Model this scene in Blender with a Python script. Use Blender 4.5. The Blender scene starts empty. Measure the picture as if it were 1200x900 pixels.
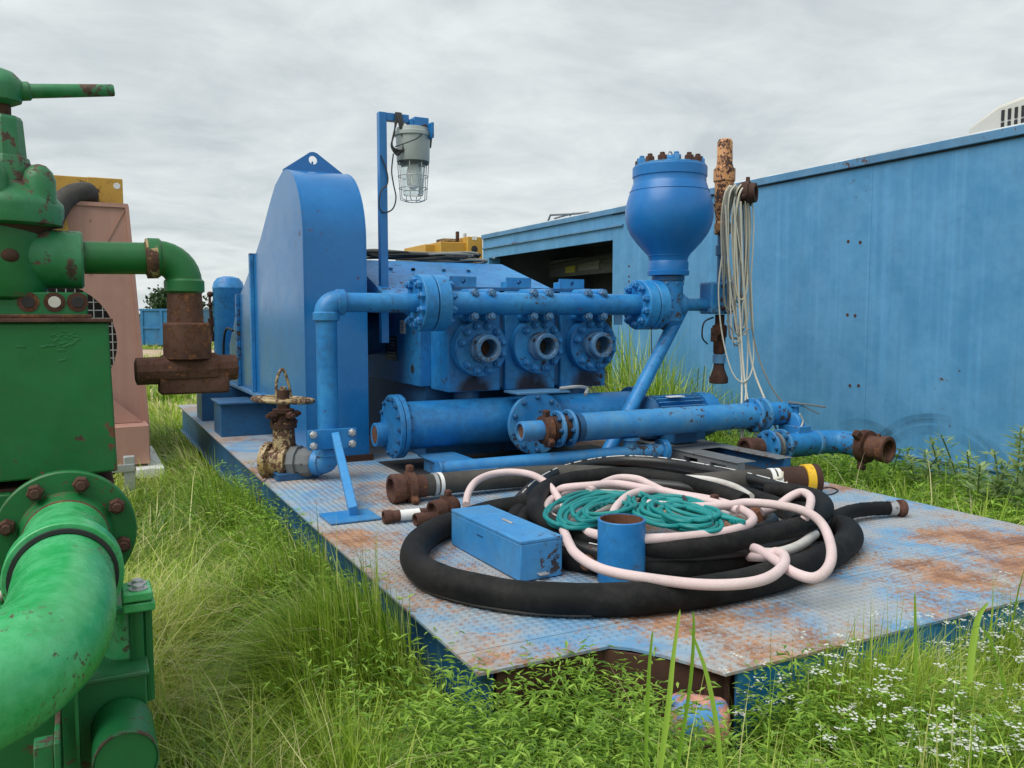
import bpy, math, random
import numpy as np
from mathutils import Vector, Matrix
random.seed(7); rng = np.random.default_rng(11)
S = bpy.context.scene; COL = S.collection
rad = math.radians
# ---------------------------------------------------------------- camera, sky, sun, exposure
# World axes follow the blue skid: X across it, Y along it (away from us), Z up; the camera stands at the origin.
FPX, PSI, PIT = 985.0, rad(27.14), math.atan(78/985.0)
cam = bpy.data.cameras.new('camera'); camo = bpy.data.objects.new('camera', cam); COL.objects.link(camo)
cam.sensor_width = 36; cam.lens = FPX*36/1200; cam.clip_start = 0.05; cam.clip_end = 3000
camo.location = (0, 0, 1.5); camo.rotation_euler = (math.pi/2-PIT, 0, -PSI); S.camera = camo
S.view_settings.view_transform = 'Standard'; S.view_settings.look = 'None'
S.view_settings.exposure = 0.98; S.view_settings.gamma = 1.0
SUN_EL, SUN_AZ = 56, -106            # azimuth measured from +Y towards +X
sl = bpy.data.lights.new('sun', 'SUN'); sl.energy = 1.5; sl.angle = rad(48); sl.color = (1.0, .97, .92)
so = bpy.data.objects.new('sun', sl); COL.objects.link(so)
sd = Vector((math.sin(rad(SUN_AZ))*math.cos(rad(SUN_EL)), math.cos(rad(SUN_AZ))*math.cos(rad(SUN_EL)), math.sin(rad(SUN_EL))))
so.rotation_euler = sd.to_track_quat('Z', 'Y').to_euler()
W = bpy.data.worlds.new('World'); S.world = W; W.use_nodes = True
def make_world():
    nt = W.node_tree; N, L = nt.nodes, nt.links; bg = N['Background']
    sky = N.new('ShaderNodeTexSky'); sky.sky_type = 'NISHITA'; sky.sun_disc = False
    sky.sun_elevation = rad(SUN_EL); sky.sun_rotation = rad(SUN_AZ)
    tc = N.new('ShaderNodeTexCoord'); sx = N.new('ShaderNodeSeparateXYZ'); L.new(tc.outputs['Generated'], sx.inputs[0])
    mx = N.new('ShaderNodeMath'); mx.operation = 'MAXIMUM'; L.new(sx.outputs[2], mx.inputs[0]); mx.inputs[1].default_value = 0.0
    ad = N.new('ShaderNodeMath'); ad.operation = 'ADD'; L.new(mx.outputs[0], ad.inputs[0]); ad.inputs[1].default_value = 0.16
    dv = N.new('ShaderNodeVectorMath'); dv.operation = 'DIVIDE'; cb = N.new('ShaderNodeCombineXYZ')
    for i in range(3): L.new(ad.outputs[0], cb.inputs[i])
    L.new(tc.outputs['Generated'], dv.inputs[0]); L.new(cb.outputs[0], dv.inputs[1])
    def noise(sc, det, rg, dist):
        n = N.new('ShaderNodeTexNoise'); n.inputs['Scale'].default_value = sc; n.inputs['Detail'].default_value = det
        n.inputs['Roughness'].default_value = rg; n.inputs['Distortion'].default_value = dist
        L.new(dv.outputs[0], n.inputs['Vector']); return n
    n1 = noise(1.0, 9, .6, .7); n2 = noise(3.6, 10, .6, .5)
    m1 = N.new('ShaderNodeMath'); m1.operation = 'MULTIPLY_ADD'; L.new(n2.outputs[0], m1.inputs[0]); m1.inputs[1].default_value = .5
    L.new(n1.outputs[0], m1.inputs[2])
    rp = N.new('ShaderNodeValToRGB'); L.new(m1.outputs[0], rp.inputs[0]); e = rp.color_ramp.elements
    e[0].position = .56; e[0].color = (2.85, 3.12, 3.2, 1); e[1].position = .92; e[1].color = (4.15, 4.4, 4.4, 1)
    mi = N.new('ShaderNodeMix'); mi.data_type = 'RGBA'; mi.inputs[0].default_value = .95
    L.new(sky.outputs[0], mi.inputs[6]); L.new(rp.outputs[0], mi.inputs[7]); L.new(mi.outputs[2], bg.inputs[0])
    bg.inputs[1].default_value = 0.1
make_world()
# ---------------------------------------------------------------- survey helper: a measured sight line met with a known plane
_R = Vector((math.cos(PSI), -math.sin(PSI), 0)); _F0 = Vector((math.sin(PSI), math.cos(PSI), 0)); _Z = Vector((0, 0, 1))
_F = _F0*math.cos(PIT)-_Z*math.sin(PIT); _U = _F0*math.sin(PIT)+_Z*math.cos(PIT); _C = Vector((0, 0, 1.5))
def P(u, v, X=None, Y=None, Z=None, D=None):
    r = _R*((u-600)/FPX)+_U*((450-v)/FPX)+_F
    if D is not None: return _C+r*D
    i, val = (0, X) if X is not None else (1, Y) if Y is not None else (2, Z)
    return _C+r*((val-_C[i])/r[i])
def PR(px, p): return px*(Vector(p)-_C).dot(_F)/FPX
# ---------------------------------------------------------------- materials
MATS = {}
def nodes_of(name):
    m = bpy.data.materials.new(name); m.use_nodes = True; nt = m.node_tree; return m, nt.nodes, nt.links, nt.nodes['Principled BSDF']
def c4(c): return (c[0], c[1], c[2], 1)
def paint(name, col, var=None, rust=0.590, rough=.45, dirt=.25, dirtcol=(.16, .15, .13), scale=1.0, streak=0.0, metal=0.0, soft=.02, bump=.15,
          rc=((.040, .021, .016), (.13, .055, .032)), spec=.5, chipscale=9.0, edge=0.0, dent=0.0):
    m, N, L, b = nodes_of(name)
    tc = N.new('ShaderNodeTexCoord'); info = N.new('ShaderNodeObjectInfo')
    def noise(sc, det=6, rg=.6, vec=None, dist=0):
        n = N.new('ShaderNodeTexNoise'); n.inputs['Scale'].default_value = sc*scale; n.inputs['Detail'].default_value = det
        n.inputs['Roughness'].default_value = rg; n.inputs['Distortion'].default_value = dist
        L.new(vec if vec else tc.outputs['Object'], n.inputs['Vector']); return n.outputs[0]
    def mul_add(a, k, c):
        x = N.new('ShaderNodeMath'); x.operation = 'MULTIPLY_ADD'; L.new(a, x.inputs[0]); x.inputs[1].default_value = k
        if isinstance(c, (int, float)): x.inputs[2].default_value = c
        else: L.new(c, x.inputs[2])
        return x.outputs[0]
    def step(a, lo, hi):
        x = N.new('ShaderNodeMapRange'); x.interpolation_type = 'SMOOTHSTEP'; L.new(a, x.inputs[0])
        x.inputs[1].default_value = lo; x.inputs[2].default_value = hi; return x.outputs[0]
    def mix(f, a, c):
        x = N.new('ShaderNodeMix'); x.data_type = 'RGBA'
        if isinstance(f, (int, float)): x.inputs[0].default_value = f
        else: L.new(f, x.inputs[0])
        for i, s in ((6, a), (7, c)):
            if isinstance(s, tuple): x.inputs[i].default_value = c4(s)
            else: L.new(s, x.inputs[i])
        return x.outputs[2]
    if var is None: var = tuple(min(1, c*1.35+.015) for c in col)
    n_big = noise(1.6, 5); n_mid = noise(5.5, 8, .65); n_fine = noise(chipscale*2.2, 12, .7)
    out = mix(step(mul_add(n_mid, .5, mul_add(n_big, .5, 0)), .36, .64), tuple(col), tuple(var))
    if streak:
        mp = N.new('ShaderNodeMapping'); mp.inputs['Scale'].default_value = (9, 9, .16); L.new(tc.outputs['Object'], mp.inputs[0])
        ns = noise(1.6, 6, .6, mp.outputs[0]); out = mix(mul_add(step(ns, .45, .72), streak, 0), out, tuple(min(1, c*1.5+.05) for c in col))
        ns2 = noise(2.7, 5, .6, mp.outputs[0]); out = mix(mul_add(step(ns2, .52, .75), streak*.8, 0), out, tuple(c*.6 for c in col))
    if dirt:
        out = mix(mul_add(step(mul_add(n_fine, .45, mul_add(noise(2.7, 6), .55, 0)), .42, .66), dirt, 0), out, tuple(dirtcol))
    chips = step(mul_add(n_fine, .55, mul_add(noise(1.15, 3), .45, 0)), rust, rust+soft)
    if edge:
        bv = N.new('ShaderNodeBevel'); bv.samples = 4; bv.inputs[0].default_value = .012; ge = N.new('ShaderNodeNewGeometry'); dt = N.new('ShaderNodeVectorMath'); dt.operation = 'DOT_PRODUCT'
        L.new(bv.outputs[0], dt.inputs[0]); L.new(ge.outputs['Normal'], dt.inputs[1]); e_ = mul_add(dt.outputs['Value'], -1.6, 1.6)
        e_ = step(mul_add(n_fine, .9, mul_add(e_, .8, 0)), .60, .72); mxx = N.new('ShaderNodeMath'); mxx.operation = 'MAXIMUM'; L.new(chips, mxx.inputs[0]); L.new(mul_add(e_, edge, 0), mxx.inputs[1]); chips = mxx.outputs[0]
    rustc = mix(step(noise(16, 8, .7), .35, .65), rc[0], rc[1])
    out = mix(chips, out, rustc); L.new(out, b.inputs['Base Color'])
    r = mul_add(chips, .35, mul_add(n_mid, .25, rough-.12)); L.new(r, b.inputs['Roughness'])
    b.inputs['Metallic'].default_value = metal; b.inputs['Specular IOR Level'].default_value = spec
    bp = N.new('ShaderNodeBump'); bp.inputs['Strength'].default_value = bump; bp.inputs['Distance'].default_value = .01
    hgt = mul_add(chips, -.6, mul_add(n_fine, .6, mul_add(n_mid, .5, 0)))
    if dent: bp.inputs['Strength'].default_value = .35; bp.inputs['Distance'].default_value = .02; hgt = mul_add(noise(.9, 2), dent*4, mul_add(n_mid, .08, 0))
    L.new(hgt, bp.inputs['Height']); L.new(bp.outputs[0], b.inputs['Normal'])
    MATS[name] = m; return m
RUST = ((.035, .018, .014), (.13, .05, .028))
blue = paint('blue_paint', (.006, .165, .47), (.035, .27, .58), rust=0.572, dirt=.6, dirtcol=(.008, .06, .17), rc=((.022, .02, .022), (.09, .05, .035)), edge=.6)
blue_clean = paint('blue_sheet_paint', (.007, .142, .40), (.014, .175, .46), rust=.63, dirt=.25, dirtcol=(.006, .09, .27), rough=.24, bump=.03)
blue_worn = paint('worn_blue_paint', (.012, .18, .48), (.06, .30, .58), rc=((.018, .018, .022), (.085, .05, .04)), edge=.8, rust=0.548, dirt=.45, dirtcol=(.12, .15, .17))
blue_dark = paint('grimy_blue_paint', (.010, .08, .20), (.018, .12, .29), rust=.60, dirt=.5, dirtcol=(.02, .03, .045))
blue_box = paint('toolbox_blue_paint', (.035, .23, .54), (.07, .31, .63), edge=.8, rust=.595, dirt=.45, dirtcol=(.05, .10, .17), soft=.01, rc=((.03, .03, .035), (.08, .05, .045)))
wall_blue = paint('faded_blue_wall_paint', (.068, .248, .46), (.11, .31, .54), dent=.5, rust=0.650, dirt=.18, dirtcol=(.05, .13, .24), streak=.28, rough=.5, bump=.04, spec=.35)
trim_blue = paint('faded_trim_paint', (.07, .21, .39), (.11, .27, .46), rust=0.605, dirt=.3, dirtcol=(.1, .12, .13), rough=.55)
green = paint('green_paint', (.001, .115, .020), (.004, .16, .04), edge=.6, rust=0.575, dirt=.22, dirtcol=(.05, .09, .04), rc=((.05, .025, .018), (.16, .06, .03)))
green_worn = paint('chipped_green_paint', (.005, .145, .036), (.035, .25, .11), scale=1.8, edge=.8, rust=0.512, dirt=.35, dirtcol=(.09, .12, .08), rc=((.05, .032, .026), (.12, .07, .05)), chipscale=3)
green_dark = paint('deep_green_paint', (.008, .13, .035), (.012, .17, .05), rust=0.580, dirt=.25, dirtcol=(.02, .05, .02))
rusty = paint('rusty_iron', (.055, .026, .02), (.15, .075, .055), rust=.53, dirt=.5, dirtcol=(.03, .018, .015), rough=.78, bump=.6, spec=.2, scale=2.2, soft=.06, rc=((.11, .045, .025), (.24, .11, .055)))
rusty_dark = paint('dark_rusty_iron', (.05, .026, .02), (.09, .045, .03), rust=0.540, dirt=.3, dirtcol=(.03, .02, .02), rough=.7, bump=.5, spec=.2)
rust_open = paint('orange_rust', (.13, .055, .032), (.19, .09, .055), rust=0.525, dirt=.4, dirtcol=(.08, .045, .03), rough=.8, bump=.5, spec=.15)
orange_chip = paint('chipped_orange_paint', (.52, .22, .075), (.60, .31, .13), scale=3.5, rust=0.503, dirt=.3, dirtcol=(.22, .12, .07), chipscale=5, rc=((.03, .016, .012), (.10, .04, .025)))
ochre_rust = paint('rusty_ochre_paint', (.36, .24, .09), (.42, .34, .2), scale=2.5, rust=0.475, dirt=.5, dirtcol=(.18, .11, .05), chipscale=7)
yellow = paint('yellow_machine_paint', (.50, .27, .03), (.57, .33, .05), rust=0.625, dirt=.25, dirtcol=(.25, .15, .05))
yellow_band = paint('yellow_band_paint', (.72, .42, .015), (.8, .5, .03), rust=0.555, dirt=.2, dirtcol=(.3, .15, .03), soft=.01)
pink_steel = paint('pinkish_primer_paint', (.40, .215, .165), (.46, .25, .195), rust=0.625, dirt=.22, dirtcol=(.36, .19, .15), streak=.15, rough=.6)
grey_paint = paint('grey_lamp_paint', (.33, .37, .36), (.38, .42, .41), rust=0.660, dirt=.15, rough=.4)
grey_dark = paint('dark_lamp_rim', (.035, .04, .04), rust=.8, dirt=.1)
galv = paint('galvanised_steel', (.42, .43, .44), (.5, .5, .5), rust=0.605, dirt=.3, metal=.5, rough=.45)
rubber = paint('black_rubber', (.005, .0053, .0055), (.009, .009, .0095), rust=.8, dirt=.6, dirtcol=(.03, .029, .027), rough=.66, scale=1.6, bump=.12, spec=.2)
rubber_dusty = paint('dusty_grey_rubber', (.045, .043, .04), (.07, .066, .06), rust=.8, dirt=.5, dirtcol=(.12, .11, .095), rough=.8, bump=.12, spec=.2)
rubber_gloss = paint('smooth_black_rubber', (.010, .010, .011), (.016, .016, .017), rust=.8, dirt=.25, dirtcol=(.04, .04, .04), rough=.4, bump=.05)
pink_hose = paint('pale_pink_hose', (.66, .50, .50), (.72, .59, .58), rust=.8, dirt=.5, dirtcol=(.36, .28, .25), rough=.7, bump=.35, chipscale=60, spec=.25, scale=1.5)
white_hose = paint('dirty_white_hose', (.55, .53, .50), (.62, .6, .57), rust=.8, dirt=.45, dirtcol=(.3, .27, .23), rough=.6)
teal_rope = paint('teal_hose', (.0, .19, .19), (.01, .26, .25), rust=.8, dirt=.15, dirtcol=(.0, .09, .09), rough=.45)
cream = paint('cream_rope', (.55, .52, .42), (.62, .6, .52), rust=.8, dirt=.3, dirtcol=(.3, .27, .2), rough=.8)
grey_rope = paint('grey_cable', (.16, .17, .15), (.3, .3, .26), rust=.8, dirt=.3, rough=.7)
black_cable = paint('black_cable', (.012, .012, .013), (.02, .02, .02), rust=.85, dirt=.2, dirtcol=(.05, .05, .05), rough=.5)
white_mark = paint('white_print', (.62, .62, .6), rust=0.555, dirt=.3)
white_plate = paint('white_plate', (.68, .68, .66), rust=.75, dirt=.2)
cream_metal = paint('cream_sheet_metal', (.58, .56, .50), (.62, .6, .55), rust=.75, dirt=.2, dirtcol=(.4, .38, .32), rough=.55, bump=.03)
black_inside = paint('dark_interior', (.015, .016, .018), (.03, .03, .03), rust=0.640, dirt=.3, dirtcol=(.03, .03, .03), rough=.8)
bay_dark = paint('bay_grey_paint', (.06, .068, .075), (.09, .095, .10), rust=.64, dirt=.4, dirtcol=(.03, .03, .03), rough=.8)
grey_beam = paint('grey_steel_beam', (.13, .14, .15), (.18, .19, .19), rust=0.575, dirt=.4, dirtcol=(.08, .08, .08))
plate_dark = paint('dark_name_plate', (.03, .045, .06), (.05, .07, .09), rust=0.640, dirt=.3, rough=.35, metal=.4)
yellow_sticker = paint('yellow_sticker', (.55, .48, .08), rust=.75, dirt=.3)
bin_blue = paint('dumpster_blue_paint', (.02, .16, .36), (.04, .22, .44), rust=0.575, dirt=.3, dirtcol=(.06, .1, .12))
stem_mat = paint('green_stem', (.08, .13, .03), rust=.85, dirt=.2)
bark = paint('bark', (.07, .05, .035), (.1, .075, .05), rust=.8, dirt=.3)
def deck_mat():
    m, N, L, b = nodes_of('worn_tread_plate')
    tc = N.new('ShaderNodeTexCoord')
    def noise(sc, det=6, rg=.6):
        n = N.new('ShaderNodeTexNoise'); n.inputs['Scale'].default_value = sc; n.inputs['Detail'].default_value = det; n.inputs['Roughness'].default_value = rg
        L.new(tc.outputs['Object'], n.inputs['Vector']); return n.outputs[0]
    def step(a, lo, hi, k=1.0):
        x = N.new('ShaderNodeMapRange'); x.interpolation_type = 'SMOOTHSTEP'; L.new(a, x.inputs[0]); x.inputs[1].default_value = lo; x.inputs[2].default_value = hi; x.inputs[4].default_value = k; return x.outputs[0]
    def mix(f, a, c):
        x = N.new('ShaderNodeMix'); x.data_type = 'RGBA'; L.new(f, x.inputs[0])
        for i, s in ((6, a), (7, c)):
            if isinstance(s, tuple): x.inputs[i].default_value = c4(s)
            else: L.new(s, x.inputs[i])
        return x.outputs[2]
    def mad(a, k, c):
        x = N.new('ShaderNodeMath'); x.operation = 'MULTIPLY_ADD'; L.new(a, x.inputs[0]); x.inputs[1].default_value = k
        if isinstance(c, float): x.inputs[2].default_value = c
        else: L.new(c, x.inputs[2])
        return x.outputs[0]
    fine = noise(42, 10, .7); mid = noise(7, 8, .65); big = noise(1.35, 4, .55)
    base = mix(step(mad(mid, .5, mad(big, .5, 0.)), .38, .6), (.12, .28, .47), (.26, .37, .46))
    base = mix(step(noise(2.1, 7, .6), .40, .56, .75), base, (.37, .355, .33))
    rm = mad(fine, .42, mad(noise(1.5, 6, .62), .58, 0.))
    base = mix(step(rm, .475, .585, .95), base, mix(step(mid, .35, .65), (.22, .10, .05), (.43, .23, .125)))
    base = mix(step(mad(fine, .6, mad(mid, .4, 0.)), .585, .66, .8), base, (.06, .055, .055))
    L.new(base, b.inputs['Base Color']); b.inputs['Roughness'].default_value = .6; b.inputs['Specular IOR Level'].default_value = .3
    bp = N.new('ShaderNodeBump'); bp.inputs['Strength'].default_value = .25; bp.inputs['Distance'].default_value = .006; L.new(mad(fine, .5, mad(mid, .5, 0.)), bp.inputs['Height']); L.new(bp.outputs[0], b.inputs['Normal'])
    return m
deck = deck_mat()
def ground_mat(name, cols, sc):
    m, N, L, b = nodes_of(name); tc = N.new('ShaderNodeTexCoord'); prev = None
    for i, c in enumerate(cols):
        n = N.new('ShaderNodeTexNoise'); n.inputs['Scale'].default_value = sc*(1.9**i); n.inputs['Detail'].default_value = 9; n.inputs['Roughness'].default_value = .65; L.new(tc.outputs['Object'], n.inputs['Vector'])
        x = N.new('ShaderNodeMix'); x.data_type = 'RGBA'; r = N.new('ShaderNodeMapRange'); L.new(n.outputs[0], r.inputs[0]); r.inputs[1].default_value = .42; r.inputs[2].default_value = .6; L.new(r.outputs[0], x.inputs[0])
        if prev is None: x.inputs[6].default_value = c4(c)
        else: L.new(prev, x.inputs[6])
        x.inputs[7].default_value = c4(c); prev = x.outputs[2]
    L.new(prev, b.inputs['Base Color']); b.inputs['Roughness'].default_value = .95; b.inputs['Specular IOR Level'].default_value = .1
    return m
soil = ground_mat('grassy_soil', [(.10, .15, .025), (.17, .19, .045), (.09, .14, .02), (.20, .18, .08)], .7)
field_m = ground_mat('green_crop', [(.10, .22, .03), (.13, .25, .04), (.08, .18, .03)], .05)
dirt_m = ground_mat('pale_dirt', [(.42, .32, .22), (.36, .27, .18), (.48, .38, .28)], .4)
def leaf_mat(name, ramp, trans=.35, rough=.38):
    m, N, L, b = nodes_of(name)
    at = N.new('ShaderNodeAttribute'); at.attribute_name = 'tint'; rp = N.new('ShaderNodeValToRGB'); L.new(at.outputs['Fac'], rp.inputs[0])
    e = rp.color_ramp.elements
    while len(e) < len(ramp): e.new(.5)
    for i, (p, c) in enumerate(ramp): e[i].position = p; e[i].color = c4(c)
    L.new(rp.outputs[0], b.inputs['Base Color']); b.inputs['Roughness'].default_value = rough; b.inputs['Specular IOR Level'].default_value = .55
    tr = N.new('ShaderNodeBsdfTranslucent'); L.new(rp.outputs[0], tr.inputs[0]); mx = N.new('ShaderNodeMixShader'); mx.inputs[0].default_value = trans
    L.new(b.outputs[0], mx.inputs[1]); L.new(tr.outputs[0], mx.inputs[2]); L.new(mx.outputs[0], N['Material Output'].inputs[0]); return m
grass_m = leaf_mat('grass_blade', [(0, (.07, .17, .012)), (.3, (.24, .40, .03)), (.6, (.46, .60, .08)), (.82, (.66, .68, .20)), (1, (.78, .70, .42))], .4)
weed_m = leaf_mat('weed_leaf', [(0, (.05, .13, .010)), (.5, (.19, .36, .03)), (1, (.42, .62, .09))], .4)
pale_weed_m = leaf_mat('pale_weed_leaf', [(0, (.24, .36, .13)), (.5, (.38, .50, .21)), (1, (.54, .62, .32))], .45)
tree_m = leaf_mat('tree_leaf', [(0, (.015, .04, .012)), (.5, (.03, .07, .018)), (1, (.05, .10, .03))], .2)
flower_m = leaf_mat('white_petal', [(0, (.7, .72, .65)), (1, (.82, .82, .78))], .3)
def glass_mat():
    m, N, L, b = nodes_of('ribbed_glass'); b.inputs['Base Color'].default_value = (.86, .92, .9, 1); b.inputs['Roughness'].default_value = .12
    b.inputs['Transmission Weight'].default_value = .85; b.inputs['IOR'].default_value = 1.2; return m
glass = glass_mat()
tube_mat = paint('worn_tube_paint', (.03, .16, .35), (.09, .22, .40), edge=.9, rust=.545, dirt=.5, dirtcol=(.06, .07, .09), scale=2.5, rc=((.04, .035, .03), (.13, .11, .10)))
# ---------------------------------------------------------------- mesh builder
def basis(ax):
    z = Vector(ax).normalized(); h = Vector((0, 0, 1)) if abs(z.z) < .9 else Vector((0, 1, 0))
    x = h.cross(z).normalized(); return x, z.cross(x), z
class G:
    def __init__(s): s.v = []; s.f = []
    def add(s, vs, fs):
        o = len(s.v); s.v += [tuple(p) for p in vs]; s.f += [tuple(i+o for i in f) for f in fs]; return s
    def box(s, c, d, rot=None):
        c = Vector(c); vs = []
        for i in range(8):
            q = Vector(((i & 1)-.5, ((i >> 1) & 1)-.5, (i >> 2)-.5)); q = Vector((q.x*d[0], q.y*d[1], q.z*d[2]))
            vs.append(c+(rot @ q if rot else q))
        return s.add(vs, [(0, 2, 3, 1), (4, 5, 7, 6), (0, 1, 5, 4), (2, 6, 7, 3), (0, 4, 6, 2), (1, 3, 7, 5)])
    def bb(s, x0, x1, y0, y1, z0, z1): return s.box(((x0+x1)/2, (y0+y1)/2, (z0+z1)/2), (abs(x1-x0), abs(y1-y0), abs(z1-z0)))
    def bar(s, p, q, w, h, up=(0, 0, 1)):
        p, q = Vector(p), Vector(q); d = q-p; y = d.normalized(); x = y.cross(Vector(up)).normalized(); z = x.cross(y)
        return s.box((p+q)/2, (w, d.length, h), Matrix((x, y, z)).transposed())
    def lathe(s, o, ax, prof, n=28, loop=False):      # prof = [(height along axis, radius)]
        o = Vector(o); x, y, z = basis(ax); vs = []; fs = []; m = len(prof)
        for h, r in prof:
            for k in range(n):
                a = 2*math.pi*k/n; vs.append(o+z*h+(x*math.cos(a)+y*math.sin(a))*r)
        rows = m if loop else m-1
        for i in range(rows):
            j = (i+1) % m
            for k in range(n):
                k2 = (k+1) % n; fs.append((i*n+k, i*n+k2, j*n+k2, j*n+k))
        if not loop:
            fs.append(tuple(range(n-1, -1, -1))); fs.append(tuple((m-1)*n+k for k in range(n)))
        return s.add(vs, fs)
    def cyl(s, p, q, r, r2=None, n=24):
        p, q = Vector(p), Vector(q); L = (q-p).length; return s.lathe(p, q-p, [(0, r), (L, r if r2 is None else r2)], n)
    def pipe(s, p, q, r, ri, n=28):
        p, q = Vector(p), Vector(q); L = (q-p).length; c = min(.004, (r-ri)*.4)
        return s.lathe(p, q-p, [(0, ri), (0, r-c), (c, r), (L-c, r), (L, r-c), (L, ri)], n, True)
    def socket(s, p, q, r, ri, depth, n=28):          # pipe end open at p, blind further in
        p, q = Vector(p), Vector(q); L = (q-p).length; c = .004
        return s.lathe(p, q-p, [(depth, ri*.98), (.002, ri), (0, r-c), (c, r), (L, r)], n)
    def tube(s, pts, r, n=10, closed=False, rf=None):
        pts = [Vector(p) for p in pts]; m = len(pts); vs = []; fs = []; prev = None
        for i, p in enumerate(pts):
            a = pts[(i-1) % m] if (closed or i > 0) else p; b = pts[(i+1) % m] if (closed or i < m-1) else p
            t = (b-a).normalized()
            if prev is None: x = basis(t)[0]
            else:
                x = prev-t*prev.dot(t); x = x.normalized() if x.length > 1e-6 else basis(t)[0]
            prev = x; y = t.cross(x); rr = r if rf is None else rf(i/(m-1))
            for k in range(n):
                an = 2*math.pi*k/n; vs.append(p+(x*math.cos(an)+y*math.sin(an))*rr)
        for i in range(m if closed else m-1):
            j = (i+1) % m
            for k in range(n):
                k2 = (k+1) % n; fs.append((i*n+k, i*n+k2, j*n+k2, j*n+k))
        if not closed: fs.append(tuple(range(n-1, -1, -1))); fs.append(tuple((m-1)*n+k for k in range(n)))
        return s.add(vs, fs)
    def prism(s, poly, axis, a, b):
        mk = {'x': lambda p, h: (h, p[0], p[1]), 'y': lambda p, h: (p[0], h, p[1]), 'z': lambda p, h: (p[0], p[1], h)}[axis]
        n = len(poly); vs = [mk(p, a) for p in poly]+[mk(p, b) for p in poly]
        fs = [tuple(range(n-1, -1, -1)), tuple(range(n, 2*n))]+[(i, (i+1) % n, n+(i+1) % n, n+i) for i in range(n)]
        return s.add(vs, fs)
    def sphere(s, c, r, n=16, sq=(1, 1, 1)):
        c = Vector(c); vs = []; fs = []; m = n//2
        for i in range(m+1):
            th = math.pi*i/m
            for k in range(n):
                a = 2*math.pi*k/n; vs.append(c+Vector((math.sin(th)*math.cos(a)*r*sq[0], math.sin(th)*math.sin(a)*r*sq[1], math.cos(th)*r*sq[2])))
        for i in range(m):
            for k in range(n):
                k2 = (k+1) % n; fs.append((i*n+k, (i+1)*n+k, (i+1)*n+k2, i*n+k2))
        return s.add(vs, fs)
def spline(pts, per=8, closed=False):
    pts = [Vector(p) for p in pts]; n = len(pts); out = []
    for i in range(n if closed else n-1):
        if closed: p0, p1, p2, p3 = pts[i-1], pts[i], pts[(i+1) % n], pts[(i+2) % n]
        else: p0, p1, p2, p3 = pts[max(i-1, 0)], pts[i], pts[i+1], pts[min(i+2, n-1)]
        for k in range(per):
            t = k/per; out.append(.5*((2*p1)+(p2-p0)*t+(2*p0-5*p1+4*p2-p3)*t*t+(3*p1-p0-3*p2+p3)*t**3))
    if not closed: out.append(pts[-1])
    return out
LOC = {}
def mesh_of(name, g, mat, off, smooth=35):
    import bmesh
    me = bpy.data.meshes.new(name); o = Vector(off)
    me.from_pydata([(p[0]-o.x, p[1]-o.y, p[2]-o.z) for p in g.v], [], g.f); me.materials.append(mat)
    bm = bmesh.new(); bm.from_mesh(me); bmesh.ops.recalc_face_normals(bm, faces=bm.faces); bm.to_mesh(me); bm.free()
    if smooth:
        me.polygons.foreach_set('use_smooth', [True]*len(me.polygons)); me.set_sharp_from_angle(angle=rad(smooth))
    return me
def thing(name, label, cat, loc=(0, 0, 0), group=None):
    o = bpy.data.objects.new(name, None); o.empty_display_size = .1; COL.objects.link(o); o.location = loc; LOC[o.name] = Vector(loc)
    o['label'] = label; o['category'] = cat
    if group: o['group'] = group
    return o
def part(name, g, mat, parent, bevel=0, smooth=35, label=None, kind=None):
    off = LOC[parent.name]; o = bpy.data.objects.new(name, mesh_of(name, g, mat, off, smooth)); COL.objects.link(o); o.parent = parent; LOC[o.name] = off
    if bevel:
        md = o.modifiers.new('edge_round', 'BEVEL'); md.width = bevel; md.segments = 2; md.limit_method = 'ANGLE'; md.angle_limit = rad(40); md.harden_normals = False
    if label: o['label'] = label
    if kind: o['kind'] = kind
    return o
def solo(name, g, mat, label=None, cat=None, kind=None, group=None, loc=None, bevel=0, smooth=35):
    loc = Vector(loc) if loc is not None else Vector((0, 0, 0))
    o = bpy.data.objects.new(name, mesh_of(name, g, mat, loc, smooth)); COL.objects.link(o); o.location = loc; LOC[o.name] = loc
    if label: o['label'] = label
    if cat: o['category'] = cat
    if kind: o['kind'] = kind
    if group: o['group'] = group
    if bevel:
        md = o.modifiers.new('edge_round', 'BEVEL'); md.width = bevel; md.segments = 2; md.limit_method = 'ANGLE'; md.angle_limit = rad(40)
    return o
BOLT = {}
def bolt_mesh(r, h, mat, stud):
    k = (round(r, 4), round(h, 4), mat.name, stud)
    if k not in BOLT:
        g = G(); g.lathe((0, 0, 0), (0, 0, 1), [(0, r), (h*.85, r), (h, r*.86)], 6)
        if stud: g.lathe((0, 0, h*.8), (0, 0, 1), [(0, r*.58), (h*.55, r*.58), (h*.65, r*.48)], 8)
        BOLT[k] = mesh_of('bolt', g, mat, (0, 0, 0))
    return BOLT[k]
def bolt(parent, p, ax, r, h=None, mat=None, stud=True, name='bolt'):
    o = bpy.data.objects.new(name, bolt_mesh(r, h or r*1.1, mat or blue, stud)); COL.objects.link(o); o.parent = parent
    o.location = Vector(p)-LOC[parent.name]; x, y, z = basis(ax); o.rotation_mode = 'QUATERNION'
    o.rotation_quaternion = (Matrix((x, y, z)).transposed() @ Matrix.Rotation(random.random()*6, 3, 'Z')).to_quaternion(); return o
def bolts(parent, c, ax, R, n, r, h=None, mat=None, a0=0, stud=True, skip=()):
    x, y, z = basis(ax)
    for k in range(n):
        if k in skip: continue
        a = a0+2*math.pi*k/n; bolt(parent, Vector(c)+(x*math.cos(a)+y*math.sin(a))*R, ax, r, h, mat, stud)
def disc(p, ax, r, t, n=40, c=.005): return G().lathe(p, ax, [(0, r-c), (c, r), (t-c, r), (t, r-c)], n)
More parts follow.
